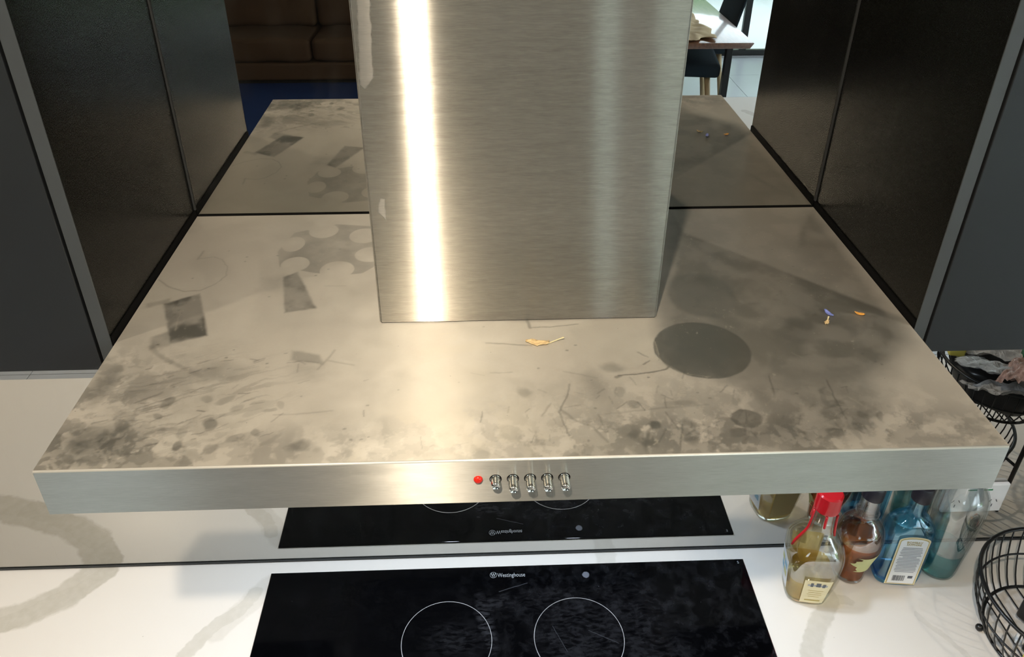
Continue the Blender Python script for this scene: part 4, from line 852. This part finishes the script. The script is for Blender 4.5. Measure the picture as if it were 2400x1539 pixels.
for k in range(4):
    a = math.radians(163+90*k); bm = bmesh.new(); bmesh.ops.create_icosphere(bm, subdivisions=2, radius=.0068); bmesh.ops.translate(bm, verts=bm.verts, vec=(.114*math.cos(a), .114*math.sin(a), .0072)); mesh_obj('ball_foot', bm, M['wire'], stand, 'all')
# contents of the lower basket (rest on its wire floor, top at BENCH + 0.0154)
ZF = BENCH+0.0156
def item(name, label, cat, m, loc, rz, sx, sy, sz, bevel=0.003, rx=0.0, ry=0.0):
    bm = bmesh.new(); box(bm, -sx/2, sx/2, -sy/2, sy/2, -sz/2, sz/2, bevel, 3); o = mesh_obj(name, bm, m, None, True); o.location = loc; o.rotation_euler = (rx, ry, rz); tag(o, label, cat); return o
c = thing('power_adapter', 'black plug-in power adapter in the lower wire basket', 'adapter', (0.938, -0.185, ZF), math.radians(25))
one_box('body', M['charger'], c, -.036, .036, -.026, .026, 0, .052, bevel=.006, seg=3)
one_box('plug_face', M['charger'], c, -.024, .024, -.038, -.0262, .010, .042, bevel=.003, seg=2)
item('black_tray', 'flat black plastic box under the cable tag in the lower basket', 'box', M['charger'], (0.925, -0.245, ZF+.012), 0.4, .10, .055, .024)
c = thing('cable_tag', 'white cable tie tag standing up in the lower basket', 'tag', (0.888, -0.262, ZF+.026), math.radians(15))
one_box('flag', M['white'], c, -.0095, .0095, -.0012, .0012, .038, .056, bevel=.001)
one_box('strip', M['white'], c, -.0022, .0022, -.0007, .0007, 0, .038, bevel=.0003)
item('wrapper', 'amber yellow wrapper lying at the front of the lower basket', 'wrapper', M['amberpl'], (0.902, -0.290, ZF+.020), 0.9, .035, .05, .012, .002, 0.5)
bm = bmesh.new(); tube(bm, [(0.915, -.275, ZF+.048), (.925, -.270, ZF+.052), (.94, -.272, ZF+.050), (.965, -.280, ZF+.040), (.99, -.28, ZF+.025)], .0055, 10); o = mesh_obj('orange_cable', bm, M['orange'], None, 'all'); tag(o, 'short orange rubber cable over the wrapper in the lower basket', 'cable')
item('lighter', 'small yellow plastic piece at the left front of the lower basket', 'lighter', M['yellow'], (0.872, -0.275, ZF+.007), 1.9, .045, .013, .011, .003)
item('sachet', 'crumpled white sachet at the front left of the lower basket', 'sachet', M['whitebag'], (0.893, -0.315, ZF+.006), 0.5, .06, .03, .008, .003)
item('bottle_cap', 'red bottle cap at the back of the lower basket', 'cap', M['redpl'], (0.985, -0.150, ZF+.008), 0.5, .022, .022, .016, .005)
item('eraser', 'small white block beside the black adapter in the lower basket', 'block', M['white'], (0.872, -0.225, ZF+.006), 0.9, .018, .010, .010, .002)
item('adhesive_roll', 'silver foil strip between the sachet and the lower basket rim', 'foil', M['chrome'], (0.935, -0.322, ZF+.006), 0.1, .05, .018, .008, .002)
# upper basket: dark things, bags heaped over the rim
ZU = BENCH+0.2066; ZR = BENCH+0.298
bm = bmesh.new(); loft(bm, smooth_secs([(0, .056, .054, 2.4), (.006, .072, .070, 2.4), (.05, .088, .086, 2.4), (.080, .092, .090, 2.4), (.092, .080, .080, 2.4), (.098, .040, .040, 2)]), 40)
for v in bm.verts: v.co += Vector((math.sin(v.co.z*90+v.co.y*40), math.sin(v.co.x*60), math.sin(v.co.x*50+v.co.y*45)))*.003
o = mesh_obj('dark_pouch', bm, M['charger'], None, 'all'); o.location = (1.007, -0.195, ZU+.003); o.rotation_euler = (0, 0, .4); tag(o, 'black soft pouch filling the upper wire basket', 'pouch')
item('green_box', 'dark green little box on the black pouch in the upper basket', 'box', M['darkgreen'], (1.02, -0.15, ZU+.118), 0.5, .035, .03, .040, .003)
item('card_packet', 'beige card packet at the right of the bags on the upper basket', 'packet', M['card'], (1.055, -0.165, ZR+.036), 0.3, .05, .012, .05, .002, 0.5)
item('blue_box', 'navy blue slim box behind the bags on the upper basket', 'box', M['navy'], (1.07, -0.215, ZR+.052), 0.1, .05, .02, .085, .002)
item('yellow_packet', 'yellow tipped packet at the left of the bags on the upper basket', 'packet', M['yellow'], (0.895, -0.190, ZR+.034), 0.3, .03, .02, .03, .004)
def bag(label, m, loc, rot, sx, sy, sz, seed, amp=0.006):
    bm = bmesh.new(); n = 26; rnd = random.Random(seed); ph = [rnd.uniform(0, 6) for _ in range(8)]; g = [[], []]
    for s in (0, 1):
        for i in range(n+1):
            row = []
            for j in range(n+1):
                u, v = i/n*2-1, j/n*2-1; puff = max(0, (1-abs(u)**3)*(1-abs(v)**3))*sz/2*(1 if s else -0.6)
                wr = amp*(math.sin(u*9+ph[0]+v*4)+math.sin(v*11+ph[1]-u*6)*.7+math.sin((u+v)*17+ph[2])*.4+math.sin(u*31+v*9+ph[3])*.25)*0.5
                row.append(bm.verts.new((u*sx/2+.003*math.sin(v*9+ph[4]), v*sy/2+.003*math.sin(u*8+ph[5]), puff+wr)))
            g[s].append(row)
        for i in range(n):
            for j in range(n): bm.faces.new((g[s][i][j], g[s][i+1][j], g[s][i+1][j+1], g[s][i][j+1]))
    o = mesh_obj('plastic_bag', bm, m, None, 'all', recalc=False); o.location = loc; o.rotation_euler = rot; tag(o, label, 'bag'); return o
bag('white plastic sachet in a clear bag on the upper basket rim', M['whitebag'], (0.930, -0.135, ZR+.030), (0.35, -0.05, 0.6), .115, .085, .016, 3, .004)
bag('crinkled clear zip bag drooping over the near rim of the upper basket', M['bag'], (0.968, -0.095, ZR+.006), (0.5, 0.05, 0.05), .17, .09, .018, 4)
bag('pinkish clear bag lying across the bags on the upper basket', M['pinkbag'], (0.985, -0.120, ZR+.044), (0.5, 0.1, -0.7), .17, .05, .02, 5)
bag('clear bag heaped at the back of the upper basket', M['bag'], (1.00, -0.215, ZR+.018), (0.2, 0.0, 0.3), .17, .12, .03, 8)

# ================================================================== ISLAND
isl = thing('kitchen_island', 'kitchen island with pale stone top, seen in the mirror behind the hood', 'island', (0.7, -2.195, FLOOR))
one_box('stone_top', M['bench'], isl, -1.2, 1.2, -0.445, 0.445, 0.86, 0.90, bevel=.002)
one_box('island_body', M['basecab'], isl, -1.17, 1.17, -0.25, 0.42, 0.0, 0.86)

# ================================================================== DINING AREA
tb = thing('dining_table', 'long walnut dining table with black metal legs, seen in the mirror', 'table', (1.30, -5.10, FLOOR))
bm = bmesh.new(); box(bm, -.52, .50, -1.0, .955, .708, .748, .006, 2)
bmesh.ops.translate(bm, verts=[v for v in bm.verts if v.co.z < .72 and v.co.x > .4], vec=(-.02, 0, 0)); mesh_obj('tabletop', bm, M['table'], tb, True)
for sy in (-0.80, 0.80):
    for sx in (-0.40, 0.385): one_box('leg', M['blackmetal'], tb, sx-.022, sx+.022, sy-.022, sy+.022, 0, .708, bevel=.002)
    one_box('cross_bar', M['blackmetal'], tb, -0.378, 0.363, sy-.015, sy+.015, .67, .70, bevel=.002)
bm = bmesh.new(); nn_ = 26; rnd = random.Random(2); g = []
for i in range(nn_+1):
    row = []
    for j in range(nn_+1):
        u, v = i/nn_*2-1, j/nn_*2-1; rr = 1+.10*math.sin(math.atan2(v, u)*5)+.06*math.sin(math.atan2(v, u)*11)
        row.append(bm.verts.new((u*.20*rr, v*.34*rr, .004+.012*abs(math.sin(u*5+v*3))+.010*abs(math.sin(v*8-u*4))+rnd.uniform(0, .004))))
    g.append(row)
for i in range(nn_):
    for j in range(nn_): bm.faces.new((g[i][j], g[i+1][j], g[i+1][j+1], g[i][j+1]))
o = mesh_obj('crumpled_paper', bm, M['tan'], None, 'all'); o.location = (1.36, -4.52, -.9005); tag(o, 'crumpled tan paper sheets spread on the dining table', 'paper')
md = o.modifiers.new('t', 'SOLIDIFY'); md.thickness = .003; md.offset = 1
def chair(name, label, loc, rz, back=True):
    c = thing(name, label, 'chair' if back else 'stool', loc, rz)
    bm = bmesh.new(); box(bm, -.24, .24, -.23, .23, .455, .555, .03, 3); mesh_obj('seat', bm, M['darkfab'], c, True)
    for sx in (-1, 1):
        for sy in (-1, 1):
            bm = bmesh.new(); tube(bm, [(sx*.16, sy*.16, .46), (sx*.19, sy*.19, .23), (sx*.215, sy*.215, 0.001)], [.022, .018, .012], 10); mesh_obj('leg', bm, M['oak'], c, 'all')
    if back:
        bm = bmesh.new(); secs = []
        for k in range(9):
            z = .52+.36*k/8; y = .20+.06*k/8+.02*math.sin(k); secs.append((z, .23-.01*k/8, .022, 3.5, 0, .21+.09*k/8))
        secs += [(.89, .20, .012, 3, 0, .305)]; loft(bm, secs, 32); mesh_obj('backrest', bm, M['darkfab'], c, 'all')
    return c
chair('stool', 'dark upholstered stool with splayed oak legs tucked under the dining table', (1.445, -4.56, FLOOR), 0.15, False)
chair('dining_chair', 'dark upholstered dining chair at the window side of the table', (1.66, -5.12, FLOOR), math.radians(-90))

# ================================================================== SOFA AND RUG
rg = thing('rug', 'navy blue rug on the floor in front of the brown sofa', 'rug', (-1.75, -4.55, FLOOR))
one_box('rug_pile', M['rug'], rg, -2.3, 1.35, -1.125, 1.25, 0.0005, 0.016, bevel=.005)
sf = thing('sofa', 'long dark brown suede three seat sofa against the far wall', 'sofa', (-1.85, -5.62, FLOOR))
def cush(nm, x0, x1, y0, y1, z0, z1, b, par=sf):
    bm = bmesh.new(); box(bm, x0, x1, y0, y1, z0, z1, b, 5)
    bmesh.ops.subdivide_edges(bm, edges=[e for e in bm.edges if e.calc_length() > .2], cuts=6, use_grid_fill=True)
    cx, cz = (x0+x1)/2, (z0+z1)/2; rnd = random.Random(int(x0*100))
    for v in bm.verts:
        u = (v.co.x-cx)/(x1-x0)*2; v.co.z += .018*(1-u*u)*(1 if v.co.z > cz else .0)+.006*math.sin(v.co.x*17+v.co.y*5); v.co.y += .006*math.sin(v.co.x*13+v.co.z*21)
    return mesh_obj(nm, bm, M['sofa'], par, 'all')
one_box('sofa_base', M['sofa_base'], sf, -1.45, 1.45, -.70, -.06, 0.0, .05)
one_box('lower_frame', M['sofa'], sf, -1.48, 1.48, -.72, -.005, .05, .20, bevel=.02, seg=3)
for k in range(3):
    x = -1.30+k*0.86
    cush('seat_cushion', x+.004+(0.0), x+.856, -.62, .005, .205, .395, .045)
    cush('back_cushion', x+.004, x+.856, -.62, -.40, .40, .82, .06)
one_box('back_frame', M['sofa'], sf, -1.48, 1.48, -.76, -.63, .20, .80, bevel=.03, seg=3)
for sx in (-1, 1): one_box('armrest', M['sofa'], sf, min(sx*1.31, sx*1.52), max(sx*1.31, sx*1.52), -.74, .03, .03, .58, bevel=.05, seg=4)

# ceiling downlight fittings
for i, (x, y) in enumerate(((-0.19, -1.19), (-1.75, -1.19), (1.62, -1.19))):
    t = thing('ceiling_downlight', ['round ceiling downlight in front of the range hood', 'round ceiling downlight over the left worktop', 'round ceiling downlight over the wire basket stand'][i], 'light', (x, y, CEIL))
    bm = bmesh.new(); loft(bm, [(0, .062, .062, 2), (-.006, .060, .060, 2), (-.008, .052, .052, 2), (-.002, .050, .050, 2)], 32, False, True); mesh_obj('trim_ring', bm, M['white'], t, True)
    bm = bmesh.new(); loft(bm, [(-.0045, .0495, .0495, 2), (-.003, .0495, .0495, 2)], 32); mesh_obj('diffuser', bm, M['dlamp'], t)
